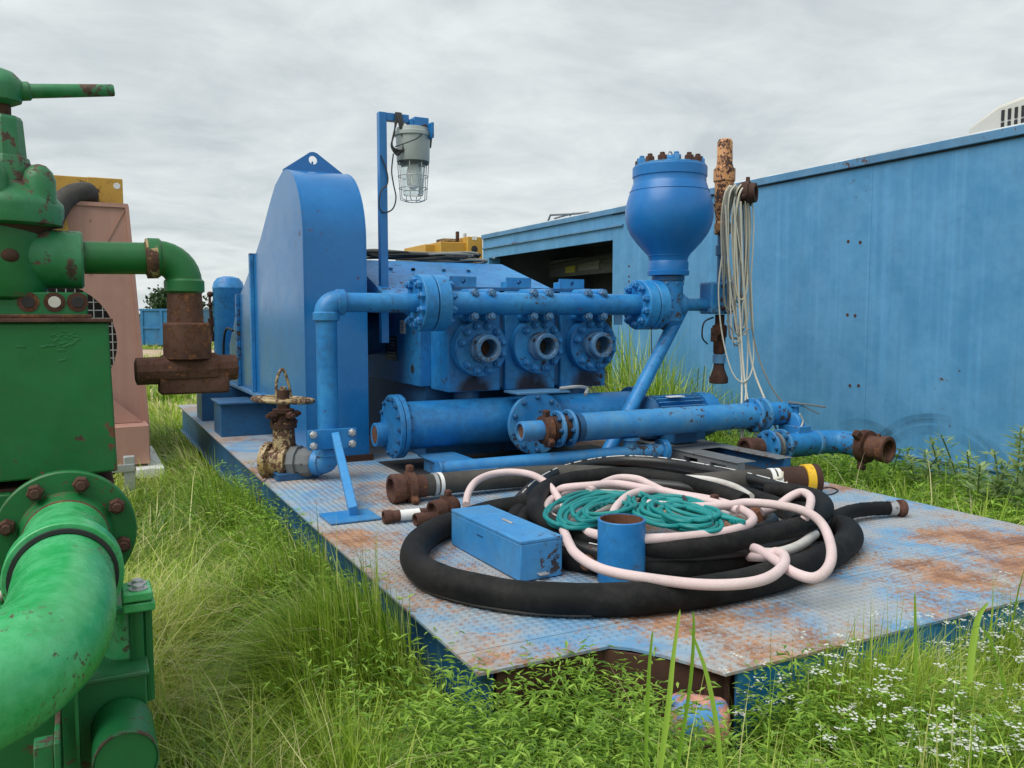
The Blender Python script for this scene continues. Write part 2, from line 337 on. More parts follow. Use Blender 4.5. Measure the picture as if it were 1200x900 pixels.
# ================================================================ THE SKID
DZ = .40                            # deck top
XL, XR, YF, YB, YN = 1.06, 4.41, 1.945, 11.3, 2.295
skid = thing('equipment_skid', 'long pale blue steel skid deck worn to rust, carrying the pump', 'skid', (2.7, 6, 0))
seams = [2.46, 4.95, 7.6, 9.5]
front = [(XL, YN), (1.545, YN), (1.60, 2.245), (1.665, 2.135), (1.72, 2.005), (1.742, YF), (XR, YF)]
plates = [front+[(XR, seams[0]-.002), (XL, seams[0]-.002)]]
ys = seams+[YB]
for a, b in zip(ys[:-1], ys[1:]): plates.append([(XL, a+.002), (XR, a+.002), (XR, b-.002), (XL, b-.002)])
deck_parts = [part('deck_plate', G().prism(p, 'z', DZ-.01, DZ), deck, skid, smooth=0) for p in plates]
def lugs(pl, y0, y1, step):
    vs = []; fs = []; i = 0; row = 0; y = y0
    while y < y1:
        k = 0; x = XL+.03+(row % 2)*step*.5
        while x < XR-.03:
            if not (y < 2.33 and x < 1.75):
                a = rad(45) if row % 2 else rad(-45); ca, sa = math.cos(a), math.sin(a); l, w, h = step*.42, step*.13, .0032
                for px, py, pz in ((-l, 0, 0), (0, -w, 0), (l, 0, 0), (0, w, 0), (-l*.5, 0, h), (l*.5, 0, h)): vs.append((x+px*ca-py*sa, y+px*sa+py*ca, DZ-.0003+pz))
                fs += [(i, i+1, i+4), (i+1, i+5, i+4), (i+1, i+2, i+5), (i+2, i+3, i+5), (i+3, i+4, i+5), (i+3, i, i+4)]; i += 6
            x += step; k += 1
        y += step*.5; row += 1
    g = G(); g.v = vs; g.f = fs
    part('tread_lugs', g, deck, pl, smooth=0, kind='stuff')
lugs(deck_parts[0], YF+.02, seams[0]-.02, .034); lugs(deck_parts[1], seams[0]+.02, seams[1]-.02, .034); lugs(deck_parts[2], seams[1]+.02, 6.3, .038)
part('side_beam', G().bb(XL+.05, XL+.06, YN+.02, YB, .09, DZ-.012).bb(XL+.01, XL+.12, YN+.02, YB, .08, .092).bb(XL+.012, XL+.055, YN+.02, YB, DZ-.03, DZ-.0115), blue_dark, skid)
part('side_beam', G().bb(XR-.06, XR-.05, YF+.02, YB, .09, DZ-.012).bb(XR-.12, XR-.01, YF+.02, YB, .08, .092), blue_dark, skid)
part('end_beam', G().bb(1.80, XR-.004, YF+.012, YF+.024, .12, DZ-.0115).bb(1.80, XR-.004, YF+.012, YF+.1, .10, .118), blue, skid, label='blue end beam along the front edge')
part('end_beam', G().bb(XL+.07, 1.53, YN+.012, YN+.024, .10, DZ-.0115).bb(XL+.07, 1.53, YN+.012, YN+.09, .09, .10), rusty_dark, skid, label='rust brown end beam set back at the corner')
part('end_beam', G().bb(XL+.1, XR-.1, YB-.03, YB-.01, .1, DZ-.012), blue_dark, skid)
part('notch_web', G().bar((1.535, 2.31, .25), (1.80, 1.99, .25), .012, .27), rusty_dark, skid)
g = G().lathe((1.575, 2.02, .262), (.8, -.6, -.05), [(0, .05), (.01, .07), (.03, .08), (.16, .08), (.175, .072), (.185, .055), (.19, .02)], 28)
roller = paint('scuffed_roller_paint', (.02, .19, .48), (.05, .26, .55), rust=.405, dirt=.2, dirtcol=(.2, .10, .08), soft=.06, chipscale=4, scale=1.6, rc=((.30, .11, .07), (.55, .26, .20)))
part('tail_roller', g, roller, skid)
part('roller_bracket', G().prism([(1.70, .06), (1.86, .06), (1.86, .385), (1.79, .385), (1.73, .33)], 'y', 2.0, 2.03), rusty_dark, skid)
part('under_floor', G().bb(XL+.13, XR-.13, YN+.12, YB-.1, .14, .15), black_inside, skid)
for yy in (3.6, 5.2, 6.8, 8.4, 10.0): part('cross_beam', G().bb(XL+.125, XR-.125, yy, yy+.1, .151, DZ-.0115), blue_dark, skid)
# ================================================================ BELT GUARD
GX0, GX1 = 1.47, 1.95
guard = thing('belt_guard', 'tall blue sheet steel belt guard with rounded front and lifting eye', 'belt guard', (1.75, 7.5, DZ))
arc = [(6.8-.58*math.cos(rad(a)), 2.08+.575*math.sin(rad(a))) for a in range(0, 100, 6)]
prof = [(6.22, DZ)]+arc+[(7.15, 2.585), (7.4, 2.455), (7.82, 2.205), (8.2, 2.03), (9.06, 1.69), (9.75, 1.20), (9.75, .77), (7.28, .77), (7.28, DZ)]
part('side_panel', G().prism(prof, 'x', GX0, GX0+.012), blue_clean, guard, label='flat sheet side of the guard')
part('side_panel', G().prism(prof, 'x', GX1-.012, GX1), blue_clean, guard)
cover = [(6.222, DZ)]+[(6.8-.578*math.cos(rad(a)), 2.08+.573*math.sin(rad(a))) for a in range(0, 100, 6)]+[(7.15, 2.583), (7.4, 2.453), (7.82, 2.203), (8.2, 2.028), (9.06, 1.688), (9.748, 1.198), (9.748, .772)]
g = G(); n = len(cover); inner = [(y+.006, z-.006) for y, z in cover]
g.prism(cover+inner[::-1], 'x', GX0+.0125, GX1-.0125); part('wrap_sheet', g, blue_clean, guard, smooth=30)
part('bottom_flange', G().bb(GX0-.045, GX0-.001, 7.29, 9.76, .765, .79), trim_blue, guard)
for y0, zt in ((8.18, 2.10), (9.02, 1.74)): part('rib', G().bb(GX0-.035, GX0-.001, y0, y0+.07, .795, zt).bb(GX0+.0005, GX1, y0+.01, y0+.06, zt-.06, zt), blue, guard, bevel=.003)
part('foot_plate', G().bb(GX0+.02, GX1+.03, 6.205, 6.217, DZ+.001, DZ+.05), rusty_dark, guard)
# lifting eye: a plate standing across the crown with a hole
eye = G(); out = []; cx, zz = (GX0+GX1)/2, P(369, 188, Y=6.84).z-.012
out = [(GX0, 2.655), (GX0, 2.668)]+[(cx+.068*math.cos(rad(a)), zz+.008+.068*math.sin(rad(a))) for a in range(136, 40, -12)]+[(GX1, 2.668), (GX1, 2.655)]
hole = [(cx+.035*math.cos(t), zz+.012+.035*math.sin(t)) for t in [math.pi*2*k/20 for k in range(20)]]
def holed(outer, hole, axis, a, b):
    import bmesh
    from mathutils.geometry import tessellate_polygon
    g = G(); pts = outer+hole; no = len(outer)
    tris = tessellate_polygon([[Vector((p[0], p[1], 0)) for p in outer], [Vector((p[0], p[1], 0)) for p in hole]])
    mk = {'x': lambda p, h: (h, p[0], p[1]), 'y': lambda p, h: (p[0], h, p[1]), 'z': lambda p, h: (p[0], p[1], h)}[axis]
    N = len(pts); vs = [mk(p, a) for p in pts]+[mk(p, b) for p in pts]
    fs = [tuple(t) for t in tris]+[tuple(i+N for i in reversed(t)) for t in tris]
    for base, cnt in ((0, no), (no, len(hole))):
        for i in range(cnt):
            j = (i+1) % cnt; fs.append((base+i, base+j, N+base+j, N+base+i))
    return g.add(vs, fs)
part('lifting_eye', holed(out, hole, 'y', 6.83, 6.85), blue_clean, guard, smooth=0)
part('lifting_rib', G().prism([(6.852, 2.657), (7.1, 2.6), (6.852, 2.75)], 'x', cx-.006, cx+.006), blue_clean, guard)
part('vent_cap', G().cyl((1.62, 7.55, 2.3), (1.62, 7.55, 2.55), .03).cyl((1.62, 7.55, 2.55), (1.62, 7.55, 2.62), .05), black_cable, guard)
part('guard_hose', G().tube(spline([(1.44, 9.3, 1.36), (1.40, 9.45, 1.38), (1.39, 9.6, 1.25), (1.39, 9.66, 1.0), (1.40, 9.68, .85)], 6), .013), black_cable, guard)
part('motor_mount', G().bb(1.12, 1.9, 8.05, 8.5, DZ+.001, .70).bb(1.10, 1.95, 8.0, 8.55, .70, .72), blue_dark, guard, bevel=.004)
part('motor_mount', G().bb(1.12, 1.9, 9.4, 9.85, DZ+.001, .74), blue_dark, guard, bevel=.004)
# ================================================================ AIR TANK behind the guard
q = P(269, 395, Y=10.4); tr = PR(17.5, q)
tank = thing('air_tank', 'upright blue cylindrical tank with domed top behind the belt guard', 'tank', (q.x, q.y, DZ))
zt = P(269, 324, Y=10.4).z
part('shell', G().lathe((q.x, q.y, DZ+.02), (0, 0, 1), [(0, tr*.9), (.08, tr), (zt-DZ-.17, tr), (zt-DZ-.165, tr*1.015), (zt-DZ-.15, tr*1.015), (zt-DZ-.145, tr), (zt-DZ-.09, tr*.93), (zt-DZ-.04, tr*.7), (zt-DZ-.02, tr*.3)], 32), blue, tank)
part('skirt', G().cyl((q.x, q.y, DZ), (q.x, q.y, DZ+.1), tr*.8), blue_dark, tank)
zz = P(247, 345, Y=10.4).z; x0 = P(246, 345, Y=10.4).x
part('valve_line', G().tube(spline([(q.x-tr*.9, q.y, zz), (x0, q.y, zz), (x0, q.y, zz-.2), (x0+.02, q.y, zz-.55)], 5), .016).sphere((x0, q.y, zz), .035).sphere((x0, q.y, zz-.12), .03).bb(x0-.03, x0+.05, q.y-.03, q.y+.03, zz-.38, zz-.28), rusty_dark, tank)
# ================================================================ TRIPLEX PUMP
pump = thing('triplex_pump', 'blue three cylinder plunger pump with bolted discharge pipe across its front', 'pump', (3.0, 6.5, DZ))
FY, PYF = 5.75, 6.10
px0, px1 = P(492, 420, Y=PYF).x, 3.72
zb = P(525, 460, Y=FY).z
part('power_frame', G().bb(px0, px1, PYF, 7.9, zb+.02, 1.66), blue, pump, bevel=.006)
# sloping crankcase hood
hx0, hx1 = 2.06, P(588, 309, Y=7.0).x
hood = G(); zt = P(500, 307, Y=7.0).z
hv = [(hx0, PYF+.02, 1.665), (px1-.02, PYF+.02, 1.665), (px1-.02, 7.0, 1.86), (hx1, 7.0, zt), (hx0, 7.0, zt),
      (hx0, 7.9, 1.665), (px1-.02, 7.9, 1.665), (px1-.02, 7.75, 1.86), (hx1, 7.75, zt), (hx0, 7.75, zt)]
hood.add(hv, [(0, 1, 2, 3, 4), (4, 3, 8, 9), (3, 2, 7, 8), (1, 6, 7, 2), (5, 9, 8, 7, 6), (0, 4, 9, 5), (0, 5, 6, 1)])
part('crankcase_hood', hood, blue, pump, bevel=.008, smooth=0)
nrm = Vector((0, -(zt-1.665), .88)).normalized()
for u, v in ((458, 330), (484, 314), (520, 314), (549, 314), (484, 313)):
    s = (Vector(P(u, v, Y=6.75)).x); t = .7; part('hood_clip', G().prism([(-.02, 0), (.02, 0), (0, .035)], 'x', s, s+.006) if False else G().box((s, 6.75, 1.665+(zt-1.665)*.72+.008), (.03, .02, .018)), blue_dark, pump)
# fluid end: three blocks
mods = [(525, 586), (592, 650), (657, 709)]
zt_f = P(560, 337, Y=5.9).z
ctr = []
for a, b in mods:
    xa, xb = P(a, 420, Y=FY).x, P(b, 420, Y=FY).x; ctr.append((xa+xb)/2)
    part('fluid_block', G().bb(xa, xb, FY, PYF-.002, zb, zt_f-.03), blue, pump, bevel=.006)
xa, xb = P(524, 420, Y=FY).x+.02, P(709, 420, Y=FY).x-.02
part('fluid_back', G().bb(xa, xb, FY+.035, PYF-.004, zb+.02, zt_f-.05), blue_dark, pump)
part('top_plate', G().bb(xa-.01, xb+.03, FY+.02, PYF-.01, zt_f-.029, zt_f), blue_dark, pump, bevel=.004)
for i, (a, b) in enumerate(((527, 557), (593, 621), (655, 683))):
    s, e = P(a, 330, Y=FY+.06).x, P(b, 330, Y=FY+.06).x; z1 = zt_f+.001; m = (s+e)/2; h = .075
    o = part('valve_lug', holed([(s, z1), (e, z1), (e, z1+h), (s, z1+h)], [(m+.018*math.cos(t), z1+h*.5+.018*math.sin(t)) for t in [math.pi*2*k/14 for k in range(14)]], 'y', FY+.04, FY+.065), blue, pump, smooth=0)
    part('valve_cap', G().cyl((m, FY+.17, z1), (m, FY+.17, z1+.05), .085, n=24).cyl((m, FY+.17, z1+.05), (m, FY+.17, z1+.06), .05), blue, pump, bevel=.004)
# nameplate, stickers and slot on the power frame side
sx = px0-.004
def side_rect(u0, v0, u1, v1, x): p, q = P(u0, v0, X=x), P(u1, v1, X=x); return p.y, q.y, p.z, q.z
y0, y1, z0, z1 = side_rect(452, 393, 466, 423, px0); npl = part('name_plate', G().bb(px0-.006, px0-.0005, y1, y0, z1, z0), plate_dark, pump, bevel=.002)
for k, (f0, f1, zf) in enumerate(((.2, .8, .88), (.15, .85, .74), (.2, .6, .62), (.25, .75, .5), (.15, .85, .32), (.2, .7, .2))):
    part('plate_line', G().bb(px0-.0075, px0-.0055, y1+(y0-y1)*f0, y1+(y0-y1)*f1, z1+(z0-z1)*zf-.006, z1+(z0-z1)*zf+.004), galv, npl)
y0, y1, z0, z1 = side_rect(469, 375, 475, 391, px0); tg = part('white_tag', G().bb(px0-.004, px0-.0005, y1, y0, z1, z0), white_plate, pump)
for zf in (.25, .45, .72): part('tag_mark', G().bb(px0-.0055, px0-.0035, y1+(y0-y1)*.3, y1+(y0-y1)*.7, z1+(z0-z1)*zf-.004, z1+(z0-z1)*zf+.004), grey_beam, tg)
y0, y1, z0, z1 = side_rect(481, 427, 486, 438, px0); part('drain_slot', G().lathe((px0-.002, (y0+y1)/2, (z0+z1)/2), (1, 0, 0), [(0, .035), (.0015, .036)], 18), black_inside, pump)
# large round sheave housing at the guard side
for yy, rr in ((7.12, .40),):
    d = part('gear_cover', G().lathe((2.04, yy, 1.36), (1, 0, 0), [(0, rr-.03), (.015, rr), (.05, rr), (.06, rr-.2), (.28, rr-.22)], 44), blue_dark, pump)
    bolts(d, (2.04, yy, 1.36), (-1, 0, 0), rr-.05, 18, .016, mat=blue_dark)
# valve covers
def stain_mat():
    m, N, L, b = nodes_of('rust_brown_stain'); tc = N.new('ShaderNodeTexCoord'); sx = N.new('ShaderNodeSeparateXYZ'); L.new(tc.outputs['Generated'], sx.inputs[0])
    n = N.new('ShaderNodeTexNoise'); n.inputs['Scale'].default_value = 9; n.inputs['Detail'].default_value = 8; L.new(tc.outputs['Object'], n.inputs['Vector'])
    def op(o, a, k):
        x = N.new('ShaderNodeMath'); x.operation = o
        for i, q in enumerate((a, k)):
            if isinstance(q, (int, float)): x.inputs[i].default_value = q
            else: L.new(q, x.inputs[i])
        return x.outputs[0]
    d = op('ABSOLUTE', op('SUBTRACT', sx.outputs[0], .5), 0); d = op('SUBTRACT', .5, d); zz_ = op('SUBTRACT', 1.0, sx.outputs[2])
    a = op('MULTIPLY', op('MULTIPLY', d, zz_), op('MULTIPLY', n.outputs[0], 5.0)); mr_ = N.new('ShaderNodeMapRange'); mr_.interpolation_type = 'SMOOTHSTEP'; L.new(a, mr_.inputs[0]); mr_.inputs[1].default_value = .08; mr_.inputs[2].default_value = .6; mr_.inputs[4].default_value = .7
    b.inputs['Base Color'].default_value = (.15, .10, .075, 1); b.inputs['Roughness'].default_value = .7
    t = N.new('ShaderNodeBsdfTransparent'); mx = N.new('ShaderNodeMixShader'); L.new(mr_.outputs[0], mx.inputs[0]); L.new(t.outputs[0], mx.inputs[1]); L.new(b.outputs[0], mx.inputs[2]); L.new(mx.outputs[0], N['Material Output'].inputs[0]); return m
oil_stain = stain_mat()
covs = [(564.5, 408), (632, 405.5), (696, 404)]
for i, (u, v) in enumerate(covs):
    c = P(u, v, Y=FY-.09); R = .212
    cv = part('valve_cover', G().lathe((c.x, FY-.001, c.z), (0, -1, 0), [(0, R-.006), (.006, R), (.085, R), (.091, R-.007)], 44), blue, pump)
    hub = [(.012, .068), (.22, .068), (.225, .072), (.225, .094), (.219, .100), (.19, .100), (.185, .092), (.145, .092), (.14, .104), (.09, .108)]
    part('stuffing_tube', G().lathe((c.x, FY, c.z), (0, -1, 0), hub[::1], 36), tube_mat, cv, label='open worn tube standing out of the cover')
    part('plunger_bore', G().lathe((c.x, FY-.001, c.z), (0, -1, 0), [(.0, .0675), (.09, .0675), (.1, .05)], 24), [rusty_dark, black_inside, grey_beam][i], cv)
    for a in (150, 35): part('tube_hole', G().cyl((c.x+.097*math.cos(rad(a)), FY-.165, c.z+.097*math.sin(rad(a))), (c.x+.1045*math.cos(rad(a)), FY-.165, c.z+.1045*math.sin(rad(a))), .014, n=12), black_inside, cv)
    bolts(cv, (c.x, FY-.091, c.z), (0, -1, 0), .170, 12, .031, .033, blue, a0=rad(15), skip=((6,) if i == 0 else (5, 6) if i == 1 else (6,)))
    for kk in (4, 7):
        pass
    part('rust_stain', G().add([(c.x-.20, FY-.0012, zb+.004), (c.x+.17, FY-.0012, zb+.004), (c.x+.17, FY-.0012, zb+.17), (c.x-.20, FY-.0012, zb+.17)], [(0, 1, 2, 3)]), oil_stain, pump, smooth=0)
    part('rust_stain', G().add([(c.x-.20, FY-.0012, zb+.004), (c.x+.17, FY-.0012, zb+.004), (c.x+.17, FY-.0012, zb+.17), (c.x-.20, FY-.0012, zb+.17)], [(0, 1, 2, 3)]), oil_stain, pump, smooth=0)
# discharge manifold
MY = FY-.16
mz = P(600, 356, Y=MY).z; mr = .083
fl0, fl1 = P(503.5, 356, Y=MY).x, P(758, 356, Y=MY).x
man = part('discharge_manifold', G().cyl((fl0+.1, MY, mz), (fl1-.1, MY, mz), mr, n=36), blue, pump)
for u in (555, 575, 624.5, 642.5, 688.5, 706):
    for v, k in ((344, 1), (371, -1)):
        b = P(u, v, Y=MY-.03)
        part('manifold_pad', G().cyl((b.x, FY-.002, b.z), (b.x, MY-.03, b.z), .037, n=20), blue, man, bevel=.006)
        bolt(man, (b.x, MY-.03, b.z), (0, -1, 0), .034, .036, tube_mat)
for s, a in ((fl0, 1), (fl1, -1)):
    for k in (0, 1):
        dd = part('flange', disc((s+a*(.004 if k else -.10), MY, mz), (a, 0, 0), .20, .096, 48), blue, man)
        face = s+a*(.1 if k else -.10)
        bolts(dd, (face, MY, mz), (a if k else -a, 0, 0), .155, 10, .030, .034, blue, a0=rad(18))
    part('gasket', disc((s-.005, MY, mz), (1, 0, 0), .185, .01), black_inside, man)
part('lifting_tab', holed([(-.045+fl1-.28, mz-.16), (.03+fl1-.28, mz-.16), (.03+fl1-.28, mz-.06), (fl1-.28-.01, mz-.02), (-.05+fl1-.28, mz-.05)], [(fl1-.285+.016*math.cos(t), mz-.07+.016*math.sin(t)) for t in [math.pi*2*k/12 for k in range(12)]], 'y', MY-.02, MY-.012), trim_blue, pump, smooth=0)
# supports under the pump
part('pump_shade_sheet', G().bb(1.98, 3.90, 5.22, 6.1, DZ+.003, DZ+.006), black_inside, skid)  # added black sheet: paints the deep shade under the pump, no real pan
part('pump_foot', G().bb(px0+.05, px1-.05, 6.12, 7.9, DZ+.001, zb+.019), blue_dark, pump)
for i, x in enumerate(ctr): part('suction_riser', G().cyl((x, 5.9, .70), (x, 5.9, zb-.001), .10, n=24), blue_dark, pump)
# ================================================================ LEFT DISCHARGE PIPE with valve and brace
vx = P(383.5, 440, Y=MY).x
dp = thing('drop_pipe', 'blue pipe elbowing down from the left flange of the pump to the deck', 'pipe', (vx, MY, DZ))
er = PR(12.5, (vx, MY, 1.2))
part('horizontal_pipe', G().cyl((vx+.08, MY, mz), (fl0-.10, MY, mz), .066, n=28), blue, dp)
def elbow(name, root, c, r, d1, d2, R, mat, collar=1.22, n=20, cl=.05):
    c, d1, d2 = Vector(c), Vector(d1), Vector(d2); pts = []
    for k in range(9):
        t = k/8*math.pi/2; pts.append(c+d1*(R*(1-math.sin(t)))+d2*(R*(1-math.cos(t))))
    g = G().tube(pts, r, n)
    for d in (d1, d2): g.lathe(c+d*R, d, [(-.012, r*.98), (-.004, r*collar), (cl-.006, r*collar), (cl, r*collar-.008)], n+8)
    return part(name, g, mat, root)
elbow('elbow', dp, (vx, MY, mz), .079, (1, 0, 0), (0, 0, -1), .075, blue, 1.12)
zlow = P(383, 556, Y=MY).z+.02
part('vertical_pipe', G().cyl((vx, MY, mz-.09), (vx, MY, .62), .070, n=28), blue, dp)
elbow('elbow', dp, (vx, MY, .515), .078, (0, 0, 1), tuple(Vector((-.74, .67, 0)).normalized()), .06, blue_worn, 1.12)
cz = P(383, 511, Y=MY).z
part('clamp_plate', G().bb(vx-.165, vx+.165, MY-.11, MY-.095, cz-.075, cz+.06).bb(vx-.10, vx+.10, MY-.094, MY-.06, cz-.06, cz+.05), blue, dp, bevel=.004)
for sx_ in (-.13, .13):
    for zz_ in (-.045, .03): bolt(dp, (vx+sx_, MY-.11, cz+zz_), (0, -1, 0), .026, .025, galv)
ft = P(415, 607, Z=DZ); top = Vector((vx+.01, MY-.16, cz-.0))
part('brace', G().bar(top, ft+Vector((0, 0, .02)), .10, .05, up=(1, 0, .2)), blue_box, dp, bevel=.005)
part('base_plate', G().bb(ft.x-.16, ft.x+.12, ft.y-.12, ft.y+.14, DZ+.003, DZ+.014), blue_worn, dp, bevel=.003)
# gate valve on its foot
d = Vector((-.74, .67, 0)).normalized(); vc = Vector((vx, MY, .515))
gv = thing('gate_valve', 'rusty gate valve with yellowed handwheel beside the blue drop pipe', 'valve', (vx-.3, MY+.18, DZ))
e0 = vc+d*.11
part('union_nut', G().lathe(e0, d, [(0, .085), (.03, .10), (.07, .105), (.075, .095), (.10, .095), (.105, .112), (.16, .112), (.165, .09), (.19, .09)], 10, ), grey_beam, gv, smooth=20, label='grey hammer union between pipe and valve')
bx = vc+d*.335
part('valve_body', G().lathe(e0+d*.16, d, [(0, .085), (.01, .13), (.05, .13), (.055, .10), (.15, .10), (.155, .13), (.2, .13), (.205, .08)], 18).cyl(bx+Vector((0, 0, .02)), bx+Vector((0, 0, .27)), .085, .07, 14), ochre_rust, gv)
part('bonnet', G().lathe(bx+Vector((0, 0, .23)), (0, 0, 1), [(0, .09), (.03, .09), (.032, .06), (.10, .055), (.105, .075), (.13, .075), (.135, .045), (.26, .04)], 14), rusty_dark, gv)
bolts(gv, bx+Vector((0, 0, .26)), (0, 0, 1), .075, 6, .02, mat=rusty_dark)
for an in (200, 290, 20): bolt(gv, bx+Vector((math.cos(rad(an))*.06, math.sin(rad(an))*.06, .32)), (math.cos(rad(an)), math.sin(rad(an)), 0), .028, .05, rusty, True)
wc = P(342, 468, Y=bx.y); wc = Vector((bx.x, bx.y, wc.z)); tilt = Matrix.Rotation(rad(4), 3, 'Y')
ring = [wc+tilt @ Vector((.20*math.cos(t), .20*math.sin(t), 0)) for t in [2*math.pi*k/40 for k in range(40)]]
wheel = G().tube(ring, .016, 10, True).cyl(wc-Vector((0, 0, .03)), wc+Vector((0, 0, .03)), .035)
for k in range(5): wheel.tube([wc+tilt @ Vector((.03*math.cos(t), .03*math.sin(t), 0)) for t in [k*1.2566]]+[wc+tilt @ Vector((.195*math.cos(t), .195*math.sin(t), 0)) for t in [k*1.2566]], .012, 8)
part('handwheel', wheel, ochre_rust, gv)
hs = wc+Vector((0, 0, .02))
part('stem_loop', G().tube(spline([hs+Vector((-.045, 0, 0)), hs+Vector((-.04, 0, .12)), hs+Vector((-.0, 0, .19)), hs+Vector((.035, 0, .10)), hs+Vector((.055, 0, 0))], 6), .010).cyl(hs, hs+Vector((0, 0, .07)), .03, .022), ochre_rust, gv)
part('valve_foot', G().bb(bx.x-.08, bx.x+.2, bx.y-.14, bx.y+.06, DZ+.001, DZ+.05), blue_dark, gv, bevel=.004)
part('loose_wire', G().tube(spline([bx+Vector((-.05, -.05, -.08)), bx+Vector((-.15, -.2, -.07)), bx+Vector((-.24, -.38, -.10)), bx+Vector((-.26, -.5, -.16))], 6), .004, 6), black_cable, gv)
# ================================================================ LAMP POST
LY = 6.35
lb = P(450, 372, Y=LY); ltop = P(449, 132, Y=LY)
lp = thing('work_light_post', 'blue post holding a grey caged floodlight high above the pump', 'light', (lb.x, LY, DZ))
lw = .062
part('post', G().bb(lb.x-lw/2, lb.x+lw/2, LY-lw/2, LY+lw/2, 1.30, ltop.z), blue_clean, lp, bevel=.004)
part('post_collar', G().bb(lb.x-.05, lb.x+.05, LY-.05, LY+.05, P(449, 356, Y=LY).z, P(449, 343, Y=LY).z), cream_metal, lp, bevel=.004)
ax1 = P(478, 140, Y=LY).x; az = ltop.z-lw/2
part('arm', G().bb(lb.x+lw/2+.0015, ax1, LY-.028, LY+.028, az-.03, az+.03), blue_clean, lp, bevel=.004)
lc = P(484, 172, Y=LY); lr = PR(20, lc)
zz = lambda v: P(484, v, Y=LY).z
bk0, bk1 = P(483, 150, Y=LY).x, P(500, 150, Y=LY).x
part('bracket', G().bb(bk0, bk1, LY-.05, LY+.05, zz(154), zz(138)).bb(ax1+.001, bk0-.001, LY-.045, LY+.045, zz(150), zz(141)).bb(bk1-.02, bk1+.002, LY-lr-.02, LY+lr*.3, zz(164), zz(146)), blue_clean, lp, bevel=.005)
bolt(lp, (bk1-.04, LY-.052, zz(150)), (0, -1, 0), .026, .02, rusty_dark)
part('housing', G().lathe((lc.x, LY, zz(190)), (0, 0, 1), [(0, lr*.93), (.01, lr*.96), (zz(161)-zz(190), lr), (zz(160)-zz(190), lr*1.09), (zz(156)-zz(190), lr*1.09), (zz(155)-zz(190), lr*.98), (zz(151)-zz(190), lr*.95), (zz(149)-zz(190), lr*.6)], 36), grey_paint, lp)
part('rim', G().lathe((lc.x, LY, zz(193)), (0, 0, 1), [(0, lr*.70), (.002, lr*.9), (zz(190)-zz(193), lr*.95)], 36), grey_dark, lp)
zg, zh = zz(230), zz(192)
part('glass_globe', G().lathe((lc.x, LY, zg), (0, 0, 1), [(0, lr*.3), (.006, lr*.55)]+[(.01+(zh-zg-.01)*k/12, lr*(.60+.14*k/12)*(1 if k % 2 else .985)) for k in range(13)], 32), glass, lp)
part('bulb', G().lathe((lc.x, LY, zg+.05), (0, 0, 1), [(0, lr*.1), (.03, lr*.3), (.12, lr*.36), (.19, lr*.25), (zh-zg-.05, lr*.22)], 20), white_plate, lp)
cg = G(); rc_ = lr*.93
for k in range(8):
    t = 2*math.pi*k/8+.2; ct, st = math.cos(t), math.sin(t)
    cg.tube([(lc.x+rc_*ct, LY+rc_*st, zz(192)), (lc.x+rc_*.88*ct, LY+rc_*.88*st, zz(222)), (lc.x+rc_*.84*ct, LY+rc_*.84*st, zz(234)), (lc.x+rc_*.5*ct, LY+rc_*.5*st, zz(236))], .0035, 6)
for v, k in ((207, .945), (221, .89), (236, .5)): cg.tube([(lc.x+rc_*k*math.cos(t), LY+rc_*k*math.sin(t), zz(v)) for t in [2*math.pi*j/28 for j in range(28)]], .0035, 6, True)
part('wire_cage', cg, galv, lp)
part('latch', G().bar((lc.x+lr*1.08, LY-.02, zz(158)), (lc.x+lr*1.0, LY-.02, zz(172)), .012, .03, (0, 1, 0)), grey_dark, lp)
for i in range(4):
    cx_, j = P(462+1.5*i, 150, Y=LY).x, .012*i
    part('cable_loop', G().tube(spline([(cx_, LY-.04, az+.035), (cx_-.02-j, LY-.06, zz(160)), (cx_-.05-j*.6, LY-.07, zz(176)), (cx_+.0, LY-.08, zz(186-i*2)), (cx_+.05, LY-.07, zz(172)), (cx_+.02, LY-.06, zz(150)), (cx_+.01, LY-.04, az+.035)], 6), .0065, 8), black_cable, lp)
part('cable_drop', G().tube(spline([P(461, 180, Y=LY-.06), P(459, 200, Y=LY-.06), P(461, 215, Y=LY-.06), P(464, 232, Y=LY-.07), P(460, 245, Y=LY-.06), P(450, 249, Y=LY-.05), P(444.5, 243, Y=LY-.05), P(446, 225, Y=LY-.05), P(454, 215, Y=LY-.05), P(453, 200, Y=LY-.05), P(446, 182, Y=LY-.05)], 7), .0055, 8), black_cable, lp)
part('cable_tie', G().tube(spline([P(463, 172, Y=LY-.1), P(474, 168, Y=LY-.16), P(487, 163, Y=LY-.16), P(494, 158, Y=LY-.14)], 6), .0045, 8), black_cable, lp)
# cables lying on the hood
cb = thing('cable_bundle', 'loose coil of black cables lying along the top of the pump hood', 'cables', (2.8, 7.2, zt))
zc = P(500, 307, Y=7.0).z
for i in range(9):
    w = .05+.02*(i % 4); pts = []
    xs = [2.08+i*.03, 2.35, 2.65, 2.95, 3.2, 3.36-.02*i, 3.40-.03*i, 3.2, 2.9, 2.6+.04*i]
    for k, x in enumerate(xs):
        back = k > 5; pts.append((x, 7.08+(.30 if back else .04)+.05*math.sin(i*1.7+k), zc+.015+.016*(i % 5)+.025*abs(math.sin(k*1.1+i*.9))))
    part('cable', G().tube(spline(pts, 6), .010 if i % 3 else .014, 8), black_cable if i % 4 else grey_rope, cb)
